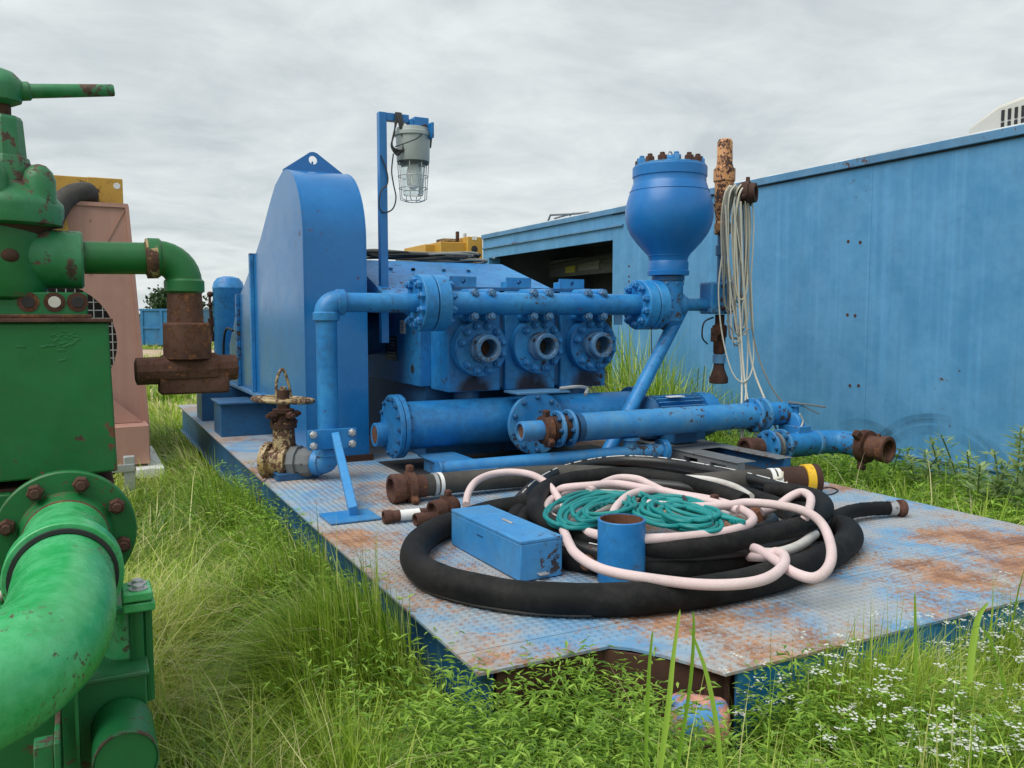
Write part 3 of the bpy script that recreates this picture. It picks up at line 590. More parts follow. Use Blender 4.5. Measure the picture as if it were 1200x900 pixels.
# ================================================================ PULSATION DAMPENER
DX = P(784, 258, Y=MY).x
dz = lambda v: P(784, v, Y=MY).z
rr = lambda px: PR(px, (DX, MY, 2.2))
dam = thing('pulsation_dampener', 'big blue ball shaped pressure vessel with bolted lid above the right flange', 'pressure vessel', (DX, MY, mz))
pr = [(dz(323), rr(24)), (dz(318), rr(24.5)), (dz(317), rr(23.2)), (dz(308), rr(23.2)), (dz(306), rr(22)), (dz(300), rr(23.5)), (dz(293), rr(30)), (dz(284), rr(38)), (dz(275), rr(44.5)), (dz(266), rr(48.6)), (dz(256), rr(50.8)), (dz(247), rr(51)), (dz(238), rr(49.5)), (dz(229), rr(47)), (dz(222), rr(44.5)), (dz(216), rr(42.5)), (dz(215), rr(42)), (dz(209), rr(42)), (dz(208), rr(43)), (dz(197), rr(43)), (dz(196), rr(42.3))]
stain = paint('dampener_paint', (.004, .14, .43), (.010, .18, .5), rust=.66, dirt=.2, dirtcol=(.03, .10, .2), rough=.36)
part('vessel', G().lathe((DX, MY, 0), (0, 0, 1), pr, 64), stain, dam)
part('weld_bead', G().tube([(DX+rr(45.6)*math.cos(t), MY+rr(45.6)*math.sin(t), dz(225)) for t in [2*math.pi*k/64 for k in range(64)]], .005, 6, True), stain, dam)
part('weld_bead', G().tube([(DX+rr(23.6)*math.cos(t), MY+rr(23.6)*math.sin(t), dz(300)) for t in [2*math.pi*k/48 for k in range(48)]], .005, 6, True), stain, dam)
part('lid_plate', G().lathe((DX, MY, dz(196)), (0, 0, 1), [(0, rr(41)), (.012, rr(41)), (.02, rr(38))], 48), blue_worn, dam)
for k in range(14):
    t = 2*math.pi*(k+.5)/14; p0 = Vector((DX+rr(35)*math.cos(t), MY+rr(35)*math.sin(t), dz(196)+.014))
    bolt(dam, p0, (0, 0, 1), .036, .045, rusty if k % 3 else blue_worn, True)
part('filler_cap', G().lathe((DX, MY, dz(196)+.015), (0, 0, 1), [(0, rr(13)), (.05, rr(13)), (.055, rr(11)), (.075, rr(8)), (.08, rr(4))], 24), blue, dam)
part('lifting_ring', G().tube([(DX+.022*math.cos(t), MY, dz(182)+.03*math.sin(t)) for t in [2*math.pi*k/20 for k in range(20)]], .007, 8, True), galv, dam)
part('neck_flange', G().lathe((DX, MY, dz(329)), (0, 0, 1), [(0, rr(19)), (dz(324)-dz(329), rr(19))], 36), blue_dark, dam)
bolts(dam, (DX, MY, dz(330)), (0, 0, -1), rr(15), 8, .028, .03, blue_worn)
part('cross_body', G().cyl((DX, MY, mz-.13), (DX, MY, dz(329)-.001), rr(17.5), n=32).cyl((fl1+.1, MY, mz), (DX+.12, MY, mz), rr(15.5), n=32).sphere((DX, MY, mz-.09), rr(17.5), 20), blue, dam)
part('gusset', G().prism([(DX+.06, mz+.14), (DX+.21, mz+.05), (DX+.21, mz+.02), (DX+.06, mz-.02)], 'y', MY-.01, MY+.01), blue_dark, dam)
part('side_pipe', G().cyl((DX+.1, MY, mz+.005), (P(826, 349, Y=MY).x, MY, mz+.005), .052, n=24).lathe((DX+.14, MY, mz+.005), (1, 0, 0), [(0, .055), (.005, .072), (.03, .072), (.035, .055)], 24), blue, dam)
q0, q1 = P(799, 362, Y=MY), P(735, 486, Y=5.35)
sb = thing('diagonal_strut', 'blue diagonal tube strut propping up the ball shaped vessel', 'strut', (q1.x, 5.35, DZ))
dirv = (q1-q0).normalized(); q2 = q1+dirv*((q1.z-DZ)/-dirv.z)
part('strut_tube', G().cyl(q0, q2, .055, n=20), blue, sb)
part('strut_foot', G().bb(q2.x-.1, q2.x+.1, q2.y-.1, q2.y+.1, DZ+.001, DZ+.012), blue_dark, sb)
part('hanging_wire', G().tube(spline([P(763, 380, Y=MY-.1), P(763.5, 405, Y=MY-.1), P(764, 432, Y=MY-.1)], 5), .004, 6), black_cable, sb)
# ================================================================ RELIEF VALVE
RX = P(846, 300, Y=MY).x; rz = lambda v: P(846, v, Y=MY).z; r2 = lambda px: PR(px, (RX, MY, 2))
rv = thing('relief_valve', 'upright relief valve with chipped orange top and rusty side outlet', 'valve', (RX, MY, mz))
part('bonnet', G().lathe((RX+.01, MY, rz(238)), (0, 0, 1), [(0, r2(10.5)), (rz(214)-rz(238), r2(11)), (rz(212)-rz(238), r2(12.5)), (rz(198)-rz(238), r2(12.5)), (rz(197)-rz(238), r2(10.5)), (rz(192)-rz(238), r2(9)), (rz(166)-rz(238), r2(8.7)), (rz(163)-rz(238), r2(7)), (rz(162)-rz(238), r2(3))], 24), orange_chip, rv)
part('body', G().lathe((RX, MY, rz(275)), (0, 0, 1), [(0, r2(8)), (.01, r2(9.5)), (rz(262)-rz(275), r2(9.5)), (rz(260)-rz(275), r2(8)), (rz(250)-rz(275), r2(9)), (rz(238.5)-rz(275), r2(11))], 24), orange_chip, rv)
part('riser_pipe', G().lathe((RX, MY, rz(331)), (0, 0, 1), [(0, r2(5.5)), (rz(300)-rz(331), r2(5.5)), (rz(299)-rz(331), r2(7.5)), (rz(288)-rz(331), r2(7.5)), (rz(287)-rz(331), r2(5.5)), (rz(275.5)-rz(331), r2(5.5))], 22), tube_mat, rv)
o0 = Vector((RX+.02, MY, rz(228))); od = Vector((.55, -.83, 0)).normalized()
part('outlet', G().lathe(o0, od, [(.05, r2(9)), (.12, r2(9)), (.125, r2(12)), (.16, r2(13.5)), (.21, r2(13.5)), (.215, r2(11.5)), (.26, r2(11)), (.26, r2(7.5)), (.2, r2(7)), (.12, r2(6)), (.05, r2(5))], 26), rusty_dark, rv)
for a in (80, 200, 320):
    x_, y_, z_ = basis(od); dd = x_*math.cos(rad(a))+y_*math.sin(rad(a)); part('wing_lug', G().bar(o0+od*.185+dd*r2(12), o0+od*.185+dd*r2(19), .03, .03, od), rusty_dark, rv, bevel=.005)
bx0, bx1 = P(826, 349, Y=MY).x+.001, P(855, 349, Y=MY).x
part('block_tee', G().bb(bx0, bx1, MY-.08, MY+.08, rz(368), rz(331)), blue_worn, rv, bevel=.02)
for sx_ in (-1, 1):
    for v in (336, 362): bolt(rv, (RX+sx_*.055, MY-.081, rz(v)), (0, -1, 0), .02, .02, rusty_dark)
part('drain_pipe', G().lathe((RX-.01, MY, rz(415)), (0, 0, 1), [(0, r2(6)), (.02, r2(7)), (rz(396)-rz(415), r2(7)), (rz(394)-rz(415), r2(8.5)), (rz(382)-rz(415), r2(8.5)), (rz(380)-rz(415), r2(5.5)), (rz(368.5)-rz(415), r2(5.5))], 18), rusty_dark, rv)
part('drain_lever', G().cyl((RX-.01, MY-.05, rz(390)), (RX-.13, MY-.06, rz(392)), .018, n=10).bb(RX-.15, RX-.10, MY-.08, MY-.05, rz(400), rz(384)), rusty_dark, rv, bevel=.003)
part('grey_collar', G().lathe((RX-.01, MY, rz(426)), (0, 0, 1), [(0, r2(6)), (.005, r2(7.5)), (rz(416)-rz(426), r2(7.5)), (rz(415)-rz(426), r2(6))], 20), trim_blue, rv)
part('drain_mouth', G().lathe((RX-.01, MY, rz(426)), (0, 0, -1), [(0, r2(6)), (.04, r2(6.5)), (.10, r2(9.5)), (.12, r2(11)), (.165, r2(11)), (.17, r2(9)), (.165, r2(8)), (.1, r2(6)), (.02, r2(5))], 24), rusty_dark, rv)
part('bleed_tube', G().tube(spline([P(836, 372, Y=MY), P(825, 378, Y=MY), P(823, 395, Y=MY), P(829, 403, Y=MY)], 6), .007, 8), black_cable, rv)
# hanging rope hank
hk = thing('hanging_rope', 'hank of cream and grey rope draped over the rusty relief valve outlet', 'rope', (RX, MY-.2, 1.6))
for i in range(13):
    yo = MY-.14-.012*(i % 5); u0 = 846+i*1.4; u1 = 862+(i*7 % 19); low = 330+(i*37 % 78); w = 4+(i % 4)
    if i >= 9: u0, u1 = 858+i*.6, 869+(i % 5)*2.2
    jx = lambda: random.uniform(-2.2, 2.2); u0 += jx(); u1 += jx()
    pts = [P(u0+10, 218-(i % 3), Y=yo+.0), P(u0+3, 230, Y=yo), P(u0+jx(), 270, Y=yo), P((u0+u1)/2-6+jx(), low-14, Y=yo), P((u0+u1)/2, low, Y=yo), P((u0+u1)/2+6, low-14, Y=yo), P(u1+2, 275, Y=yo), P(u1, 235, Y=yo), P(u1-3, 222, Y=yo)]
    part('rope_loop', G().tube(spline(pts, 7), .0062 if i % 3 else .009, 7), (cream, cream, grey_rope, grey_rope)[i % 4], hk)
part('rope_tie', G().tube(spline([P(851, 375, Y=MY-.2), P(864, 392, Y=MY-.22), P(880, 384, Y=MY-.2)], 6), .006, 7), grey_rope, hk)
for pts, m, r in (([(850, 240), (855, 330), (868, 420), (869, 480), (868, 546)], cream, .0075), ([(860, 238), (866, 350), (872, 440), (882, 495), (893, 523), (903, 530), (908, 541)], cream, .0085),
                  ([(868, 236), (871, 330), (880, 420), (897, 470), (912, 510), (915, 530), (908, 541), (907, 552)], cream, .0085), ([(876, 238), (878, 330), (884, 400), (902, 450), (921, 476)], grey_rope, .007),
                  ([(846, 300), (842, 340), (846, 390), (858, 436), (873, 447), (883, 420), (880, 330)], cream, .006), ([(861, 250), (873, 340), (876, 420), (871, 500), (869, 547)], cream, .0055)):
    n_ = len(pts); part('rope_strand', G().tube(spline([P(u, v, Y=MY-.2-.55*(max(0, v-420)/130) if v > 420 else MY-.2) for u, v in pts], 7), r, 7), m, hk)
# ================================================================ SUCTION PIPES
SY = 5.75
a = P(458, 500, Y=SY); sz = a.z; sr = PR(28, (a.x+.15, SY, sz))
sxe = P(741, 482, Y=SY).x
sm = thing('suction_manifold', 'thick blue suction pipe under the pump with a round bolted end flange', 'pipe', ((a.x+sxe)/2, SY, DZ))
part('pipe', G().cyl((a.x+.05, SY, sz), (sxe, SY, sz), sr, n=44), blue, sm)
fr = PR(37.5, a)
ef = part('end_flange', disc((a.x, SY, sz), (1, 0, 0), fr, .035, 52, .004), blue, sm)
part('flange_ring', disc((a.x+.04, SY, sz), (1, 0, 0), fr, .035, 52, .004), blue, sm)
bolts(ef, (a.x, SY, sz), (-1, 0, 0), fr-.03, 14, .017, .016, blue_dark, stud=True)
bolts(ef, (a.x+.075, SY, sz), (1, 0, 0), fr-.03, 14, .017, .016, blue_dark)
hub = P(450, 512, X=a.x)
part('drain_hub', G().socket((a.x-.075, hub.y+.0, sz-.075), (a.x+.001, hub.y, sz-.075), .088, .066, .06), blue, ef)
part('drain_bore', G().lathe((a.x-.07, hub.y, sz-.075), (1, 0, 0), [(0, .0655), (.03, .0655), (.055, .06)], 24), rust_open, ef)
part('far_flange', disc((sxe-.03, SY, sz), (1, 0, 0), fr*.92, .06, 44, .004), blue_dark, sm)
# round inlet flange facing us
fc = P(630, 498, Y=SY-.34); fR = .232
sf = part('inlet_flange', disc((fc.x, SY-.30, sz), (0, -1, 0), fR, .035, 52, .004), blue_worn, sm)
part('inlet_neck', G().cyl((fc.x, SY-.30, sz), (fc.x, SY, sz), .15, n=32), blue_dark, sm)
bolts(sf, (fc.x, SY-.335, sz), (0, -1, 0), fR-.035, 10, .02, .022, blue_dark, a0=.3)
part('pipe_saddle', G().bb(fc.x-.16, fc.x+.28, SY-.34, SY-.1, sz+fR-.012, sz+fR+.005), trim_blue, sm, bevel=.003)
part('rag_strip', G().tube(spline([(fc.x+.2, SY-.32, sz+fR+.02), (fc.x+.34, SY-.34, sz+fR+.03), (fc.x+.45, SY-.3, sz+fR+.01), (fc.x+.40, SY-.36, sz+fR-.03)], 5), .014, 7), galv, sm)
part('saddle_foot', G().bb(a.x+.2, a.x+.42, 4.95, 5.62, DZ+.002, .50).bb(a.x+.17, a.x+.45, 4.90, 5.66, .50, .515), blue_worn, sm, bevel=.003)
# ---- long front pipe
LYP = 5.0
l0 = P(609, 507, Y=LYP); lz = P(690, 500, Y=LYP).z; lx = lambda u: P(u, 495, Y=LYP).x
fpipe = thing('transfer_pipe', 'long straight blue pipe with rusty hammer union, lying across in front of the pump', 'pipe', (lx(760), LYP, DZ))
r_l = .10
part('pipe', G().cyl((lx(674), LYP, lz), (lx(882), LYP, lz), r_l, n=36), blue_worn, fpipe)
part('stub', G().pipe((lx(609), LYP, lz), (lx(640), LYP, lz), .068, .052), blue_worn, fpipe, label='open worn stub end')
part('stub_bore', G().lathe((lx(609)+.02, LYP, lz), (1, 0, 0), [(0, .0525), (.06, .0525), (.065, .03)], 24), rust_open, fpipe)
w0 = lx(634)
part('wing_nut', G().lathe((w0, LYP, lz), (1, 0, 0), [(0, .07), (.005, .098), (.06, .105), (.065, .075)], 24), rusty, fpipe)
for an in (100, 220, 340): 
    t = rad(an); part('wing_lug', G().bar((w0+.03, LYP+.09*math.cos(t), lz+.09*math.sin(t)), (w0+.03, LYP+.14*math.cos(t), lz+.14*math.sin(t)), .045, .04, (1, 0, 0)), rusty, fpipe, bevel=.008)
for u, rr_ in ((651, .128), (664, .132)):
    dd = part('flange', disc((lx(u), LYP, lz), (1, 0, 0), rr_, .024, 40, .004), blue_worn, fpipe)
    bolts(dd, (lx(u), LYP, lz), (-1, 0, 0), rr_-.022, 8, .016, .02, blue_dark)
part('wafer', G().cyl((lx(645), LYP, lz), (lx(674), LYP, lz), .092, n=28), rusty_dark, fpipe)
part('weld_collar', G().cyl((lx(672), LYP, lz), (lx(679), LYP, lz), .108, .102, n=36), blue_dark, fpipe)
part('end_flange', disc((lx(880), LYP, lz), (1, 0, 0), .135, .03, 40, .004), blue_worn, fpipe)
part('end_flange', disc((lx(890), LYP, lz), (1, 0, 0), .135, .03, 40, .004), blue_worn, fpipe)
part('end_pipe', G().cyl((lx(891), LYP, lz), (lx(924), LYP, lz), .092, n=32), blue, fpipe)
pz2 = P(600, 545, Y=4.95).z
# ---- low pipe on the deck
LY2 = 4.97
m0, m1 = P(516, 551, Y=LY2), P(777, 527, Y=LY2)
lowp = thing('low_pipe', 'thinner blue pipe with capped end lying low over the deck', 'pipe', ((m0.x+m1.x)/2, LY2, DZ))
lzz = (m0.z+m1.z)/2
part('pipe', G().cyl((m0.x, LY2, lzz), (m1.x, LY2, lzz), .052, n=24), blue_worn, lowp)
part('cap', disc((m0.x-.02, LY2, lzz), (1, 0, 0), .066, .022, 32), blue, lowp)
part('end_collar', disc((m1.x-.03, LY2, lzz), (1, 0, 0), .085, .05, 36), blue, lowp)
for f_ in (.18, .8): part('pipe_rest', G().bb(m0.x+(m1.x-m0.x)*f_-.03, m0.x+(m1.x-m0.x)*f_+.03, LY2-.05, LY2+.05, DZ+.001, lzz-.04), blue_dark, lowp)
px_ = P(738, 520, Y=LY2).x
part('stand', G().cyl((px_, LY2, lzz+.04), (px_, LY2, lz-r_l-.012), .048, n=24).cyl((px_, LY2, lz-r_l-.012), (px_, LY2, lz-r_l+.004), .07, n=24), blue_worn, lowp)
# ---- right end valve assembly
va = thing('valve_manifold', 'short blue branch pipe with lever valve and two rusty open couplings at the deck edge', 'pipe fitting', (4.7, 4.85, DZ))
AY = 4.80
az_ = P(915, 522, Y=AY).z; axx = lambda u: P(u, 522, Y=AY).x
part('branch_pipe', G().cyl((axx(920), AY, az_), (axx(960), AY, az_), .088, n=32), blue, va)
cp = part('rusty_coupling', G().lathe((axx(872), AY, az_), (1, 0, 0), [(0, .062), (0, .078), (.01, .088), (.04, .088), (.045, .08), (.12, .08), (.16, .072), (.16, .05), (.03, .052)], 30, True), rusty, va)
part('coupling_bore', G().lathe((axx(872)+.03, AY, az_), (1, 0, 0), [(0, .06), (.05, .058), (.06, .03)], 24), rusty_dark, cp)
for u in (899, 907, 914):
    dd = part('flange', disc((axx(u), AY, az_), (1, 0, 0), .128 if u != 907 else .11, .022, 40, .003), blue_worn if u != 907 else grey_beam, va)
    if u != 907: bolts(dd, (axx(u), AY, az_), (-1, 0, 0), .105, 8, .015, .018, blue_dark)
ox = axx(965)
part('elbow_body', G().tube(spline([(axx(955), AY, az_), (ox, AY-.02, az_), (ox+.10, AY-.10, az_), (ox+.115, AY-.30, az_-.005)], 6), .093, 28), blue, va)
part('pipe_collar', G().lathe((axx(953), AY, az_), (1, 0, 0), [(0, .09), (.005, .1), (.035, .1), (.04, .09)], 32), blue_worn, va)
ec = Vector((ox+.115, AY-.27, az_-.005)); ed = Vector((.12, -1, -.02)).normalized()
part('wing_union', G().lathe(ec, ed, [(0, .098), (.005, .125), (.03, .13), (.07, .125), (.075, .10)], 30), rusty_dark, va)
for an in (20, 140, 255):
    x_, y_, z_ = basis(ed); dd = x_*math.cos(rad(an))+y_*math.sin(rad(an)); c_ = ec+ed*.035
    part('wing_lug', G().bar(c_+dd*.115, c_+dd*.185, .06, .05, ed), rusty_dark, va, bevel=.01)
part('union_end', G().lathe(ec, ed, [(.07, .09), (.17, .09), (.172, .10), (.225, .104), (.23, .098), (.23, .076), (.15, .07), (.07, .07)], 32, True), rusty, va)
part('union_bore', G().lathe(ec+ed*.10, ed, [(0, .05), (.005, .0695), (.05, .0705)], 24), rusty_dark, va)
vt = P(932, 490, Y=AY+.12); vl = P(930, 474, Y=AY+.12)
part('butterfly_body', G().lathe((vt.x-.06, AY+.12, vt.z-.06), (1, 0, 0), [(0, .10), (.005, .11), (.05, .11), (.055, .10)], 28).bb(vt.x-.10, vt.x+.03, AY-.02, AY+.2, vt.z-.17, vt.z-.05), blue_worn, va, bevel=.004)
part('valve_stem', G().cyl((vt.x, AY+.12, vt.z-.06), (vt.x, AY+.12, vl.z), .026, n=16).cyl((vt.x, AY+.12, vl.z-.015), (vt.x, AY+.12, vl.z), .05, n=20), blue, va)
h1 = P(967, 477, Y=AY+.0)
part('lever', G().bar((vt.x-.06, AY+.14, vl.z+.02), h1, .04, .014).bar((vt.x+.02, AY+.10, vl.z), P(960, 485, Y=AY+.02), .018, .01), grey_beam, va, bevel=.003)
part('support_leg', G().bb(ox-.30, ox-.22, AY-.04, AY+.2, DZ+.05, az_-.085).bb(4.1, ox-.1, AY+.02, AY+.1, DZ+.001, DZ+.05), blue_dark, va, bevel=.003)
part('white_wire', G().tube(spline([P(937, 485, Y=AY), P(941, 493, Y=AY), P(938, 502, Y=AY), P(934, 508, Y=AY)], 6), .006, 6), cream, va)
# ---- motor and its fork frame
MX0, MX1, MMY, MMZ = P(760, 470, Y=5.42).x, P(815, 470, Y=5.42).x, 5.42, P(780, 475, Y=5.42).z-.09
mo = thing('electric_motor', 'blue electric motor with cooling fins behind the long pipe', 'motor', ((MX0+MX1)/2, MMY, DZ))
part('motor_body', G().cyl((MX0, MMY, MMZ), (MX1, MMY, MMZ), .135, n=40), blue_dark, mo)
for k in range(26):
    t = 2*math.pi*k/26; rot = Matrix.Rotation(t, 3, 'X'); part('fin', G().box(Vector(((MX0+MX1)/2, MMY, MMZ))+rot @ Vector((0, 0, .15)), (MX1-MX0-.03, .009, .05), rot), blue_worn, mo)
part('fan_cowl', G().lathe((MX1, MMY, MMZ), (1, 0, 0), [(0, .182), (.08, .184), (.14, .17), (.17, .12), (.175, .05)], 40), blue, mo)
part('end_bell', G().lathe((MX0, MMY, MMZ), (-1, 0, 0), [(0, .17), (.03, .17), (.06, .12), (.07, .05)], 36), blue_dark, mo)
part('motor_plate', G().bb(MX0+.12, MX0+.26, MMY-.13, MMY-.06, MMZ+.165, MMZ+.172), white_plate, mo)
part('motor_foot', G().bb(MX0+.04, MX1-.02, MMY-.15, MMY+.15, .52, MMZ-.10), blue_dark, mo)
part('terminal_box', G().bb(MX0+.03, MX0+.25, MMY-.30, MMY-.16, .53, .70), blue_dark, mo, bevel=.008)
fk = thing('fork_frame', 'dark steel skid frame with fork pockets under the electric motor', 'frame', (4.1, 5.0, DZ))
fx = 3.92
side = [(4.30, DZ+.001), (5.75, DZ+.001), (5.75, DZ+.11), (4.30, DZ+.11)]
g = G()
for y0, y1 in ((4.30, 4.42), (4.58, 4.72), (4.88, 5.75)): g.bb(fx, fx+.06, y0, y1, DZ+.002, DZ+.115)
for y0, y1 in ((4.4201, 4.5799), (4.7201, 4.8799)): g.bb(fx, fx+.06, y0, y1, DZ+.085, DZ+.115).bb(fx, fx+.06, y0, y1, DZ+.002, DZ+.025)
part('side_channel', g, grey_beam, fk)
part('frame_top', G().bb(fx-.01, fx+.16, 4.30, 5.75, DZ+.116, DZ+.122).bb(fx+.36, fx+.5, 4.30, 5.75, DZ+.116, DZ+.122).bb(fx+.1601, fx+.3599, 4.9, 5.75, DZ+.116, DZ+.122), grey_beam, fk, bevel=.002)
part('side_channel', G().bb(fx+.42, fx+.48, 4.30, 5.75, DZ+.002, DZ+.115), blue_dark, fk)
part('pocket_floor', G().bb(fx+.061, fx+.419, 4.4, 5.6, DZ+.002, DZ+.02), black_inside, fk)
# ================================================================ HOSES ON THE DECK
def dk(u, v, z): return P(u, v, Z=z)
def hose_path(pts, z0, per=8, zs=None): return spline([dk(u, v, z0 if zs is None else zs[i]) for i, (u, v) in enumerate(pts)], per)
h1 = thing('suction_hose', 'fat black hose looping round the toolbox, lowest on the deck', 'hose', dk(740, 640, DZ))
zb_ = DZ+.062
pts = [(640, 590), (585, 598), (535, 612), (503, 626), (486, 644), (488, 661), (510, 677), (555, 690), (620, 700), (700, 703), (780, 699), (860, 687), (925, 670), (970, 652), (994, 634), (992, 621), (972, 617), (935, 622), (880, 632)]
path = hose_path(pts, zb_, 10)
part('hose_wall', G().tube(path, .061, 26, rf=lambda t: .061*(1+.025*math.sin(t*41)+.02*math.sin(t*97+1))), rubber, h1)
seam = [Vector((p.x, p.y, zb_)) for p in path[20:90]]
seam = [p+((path[i+21]-path[i+19]).normalized().cross(Vector((0, 0, 1))))*-.061*0+Vector((0, 0, -.045))+((path[i+21]-path[i+19]).normalized().cross(Vector((0, 0, 1))))*.040 for i, p in enumerate(seam)]
part('hose_seam', G().tube(seam, .006, 6), rubber_dusty, h1, label='pale ragged edge low along the hose')
def coil(name, label, ctr, loops, r, mat, grp='black hoses coiled on the deck', stripe=False, n=20, per=10, ends=None):
    t = thing(name, label, 'hose', dk(790, 610, DZ), grp)
    pts = []
    for L in loops:
        for (u, v, z) in L: pts.append(dk(u, v, z))
    path = spline(pts, per); part('hose_wall', G().tube(path, r, n, rf=lambda q_: r*(1+.02*math.sin(q_*53)+.02*math.sin(q_*121))), mat, t)
    if stripe:
        i = 3; kk = 0
        while i < len(path)-8:
            ln = 2+(kk*5 % 4); seg = [path[j]+Vector((0, -.35*r, r*.95)) for j in range(i, i+ln+1)]
            part('hose_stripe', G().tube(seg, .0042, 6), white_mark, t, smooth=0); i += ln+1+(kk*3 % 3); kk += 1
    return t, path
# lowest coil, wide
coil('rubber_hose', 'wide black hose coil lying under the others', None, [[(600, 612, .45), (622, 584, .45), (668, 562, .45), (735, 549, .45), (810, 551, .45), (885, 567, .45), (935, 588, .45), (953, 610, .45), (930, 636, .45), (870, 654, .45), (790, 664, .45), (710, 662, .45), (645, 648, .45), (612, 626, .45), (625, 598, .455), (690, 570, .46), (770, 563, .46), (850, 573, .46), (915, 594, .46), (935, 614, .46)]], .046, rubber)
coil('rubber_hose', 'black hose with pale broken stripe arching highest at the back of the pile', None, [[(604, 592, .48), (630, 566, .49), (667, 549, .50), (720, 540, .515), (775, 542, .52), (830, 551, .52), (885, 563, .51), (938, 579, .50), (966, 596, .50), (962, 615, .50), (930, 629, .50), (880, 641, .51), (800, 650, .50), (720, 650, .50), (668, 640, .50)]], .036, rubber_gloss, stripe=True)
coil('rubber_hose', 'thick black hose ring lying on top and framing the teal bundle', None, [[(872, 588, .53), (840, 576, .545), (790, 563, .55), (735, 556, .555), (690, 559, .555), (650, 567, .55), (629, 583, .55), (632, 604, .545), (665, 623, .54), (715, 635, .54), (790, 642, .54), (870, 634, .54), (930, 619, .54), (964, 602, .54), (961, 586, .53), (935, 577, .52), (900, 574, .50)]], .045, rubber, stripe=False)
h5, path5 = coil('rubber_hose', 'black hose with its rusty ended tail reaching out to the deck edge', None, [[(870, 655, .445), (915, 640, .445), (950, 622, .45), (975, 608, .46), (1000, 599, .46), (1025, 596, .455), (1047, 595.5, .45)]], .038, rubber)
e = path5[-1]; ed = (path5[-1]-path5[-4]).normalized()
part('hose_clamp', G().cyl(e-ed*.035, e+ed*.01, .041, n=24), galv, h5)
part('hose_end', G().lathe(e+ed*.01, ed, [(0, .036), (.02, .034), (.022, .046), (.05, .048), (.055, .042)], 24), rusty, h5)
h6, path6 = coil('rubber_hose', 'thin black hose ending in a copper brown fitting inside the pile', None, [[(690, 640, .47), (740, 652, .47), (800, 652, .47), (850, 636, .48)], [(905, 612, .50), (880, 597, .51), (845, 582, .52), (800, 571, .53), (750, 566, .53)]], .03, rubber_gloss)
# grey hose with big brown coupling at left
c0 = dk(458, 592, DZ); cz0 = DZ+.085; q0 = P(458, 574, Z=cz0); 
bh = thing('rusty_ended_hose', 'dusty grey hose with large rusty winged coupling at its open end', 'hose', (q0.x, q0.y, DZ))
hd = Vector((1, .03, 0)).normalized(); q0 = Vector((q0.x, q0.y, cz0+.005))
part('coupling', G().lathe(q0, hd, [(.03, .055), (0, .062), (0, .082), (.01, .088), (.07, .086), (.075, .078), (.17, .07), (.21, .07)], 28), rusty, bh)
part('wing_nut', G().lathe(q0+hd*.095, hd, [(0, .08), (.005, .095), (.045, .095), (.05, .08)], 24), rusty, bh)
for an in (90, 215, 330):
    t = rad(an); part('wing_lug', G().bar(q0+hd*.12+Vector((0, math.cos(t)*.08, math.sin(t)*.08)), q0+hd*.12+Vector((0, math.cos(t)*.135, math.sin(t)*.135)), .045, .045, (1, 0, 0)), rusty, bh, bevel=.012)
hp = spline([q0+hd*.2, q0+hd*.5, q0+hd*.95+Vector((0, -.01, -.01)), q0+hd*1.3+Vector((0, -.12, -.015)), q0+hd*1.5+Vector((0, -.35, -.02))], 8)
part('hose_wall', G().tube(hp, .066, 24), rubber_dusty, bh)
for k in (.265, .30): part('hose_clamp', G().lathe(q0+hd*k, hd, [(0, .066), (.001, .071), (.022, .071), (.023, .066)], 28), white_plate if k > .28 else galv, bh)
part('clamp_screw', G().bar(q0+hd*.31+Vector((0, -.03, .07)), q0+hd*.31+Vector((0, -.03, .125)), .02, .02), rusty_dark, bh)
def small_coupling(label, u, v, z, d, r, L, sleeve=False, wing=True):
    p = P(u, v, Z=z); d = Vector(d).normalized(); t = thing('pipe_coupling', label, 'coupling', (p.x, p.y, DZ), 'small rusty couplings by the toolbox')
    part('coupling_body', G().lathe(p, d, [(.03, r*.55), (.002, r*.74), (0, r*.9), (.006, r), (L*.45, r), (L*.47, r*.85), (L, r*.85)], 24), rusty, t)
    if sleeve: part('sleeve', G().cyl(p+d*L*.98, p+d*(L+.11), r*.82, n=22), white_plate, t); part('sleeve_nut', G().cyl(p+d*(L+.111), p+d*(L+.16), r*.8, n=8), rusty, t)
    if wing:
        part('wing_ring', G().lathe(p+d*L*.55, d, [(0, r*.9), (.004, r*1.25), (.04, r*1.25), (.044, r*.9)], 22), rusty, t)
        for an in (95, 215, 335):
            x_, y_, z_ = basis(d); dd = x_*math.cos(rad(an))+y_*math.sin(rad(an)); part('wing_lug', G().bar(p+d*(L*.55+.02)+dd*r*1.1, p+d*(L*.55+.02)+dd*r*1.75, .035, .035, d), rusty, t, bevel=.008)
    return t
small_coupling('small rusty fitting with white sleeve, farthest from the toolbox', 449, 606, .438, (1, -.05, 0), .036, .09, True, False)
small_coupling('small rusty pipe end between the white sleeve and the toolbox', 486, 609, .436, (1, .12, 0), .034, .12, False, False)
small_coupling('rusty winged coupling touching the toolbox corner', 506, 599, .465, (1, .25, .05), .056, .16)
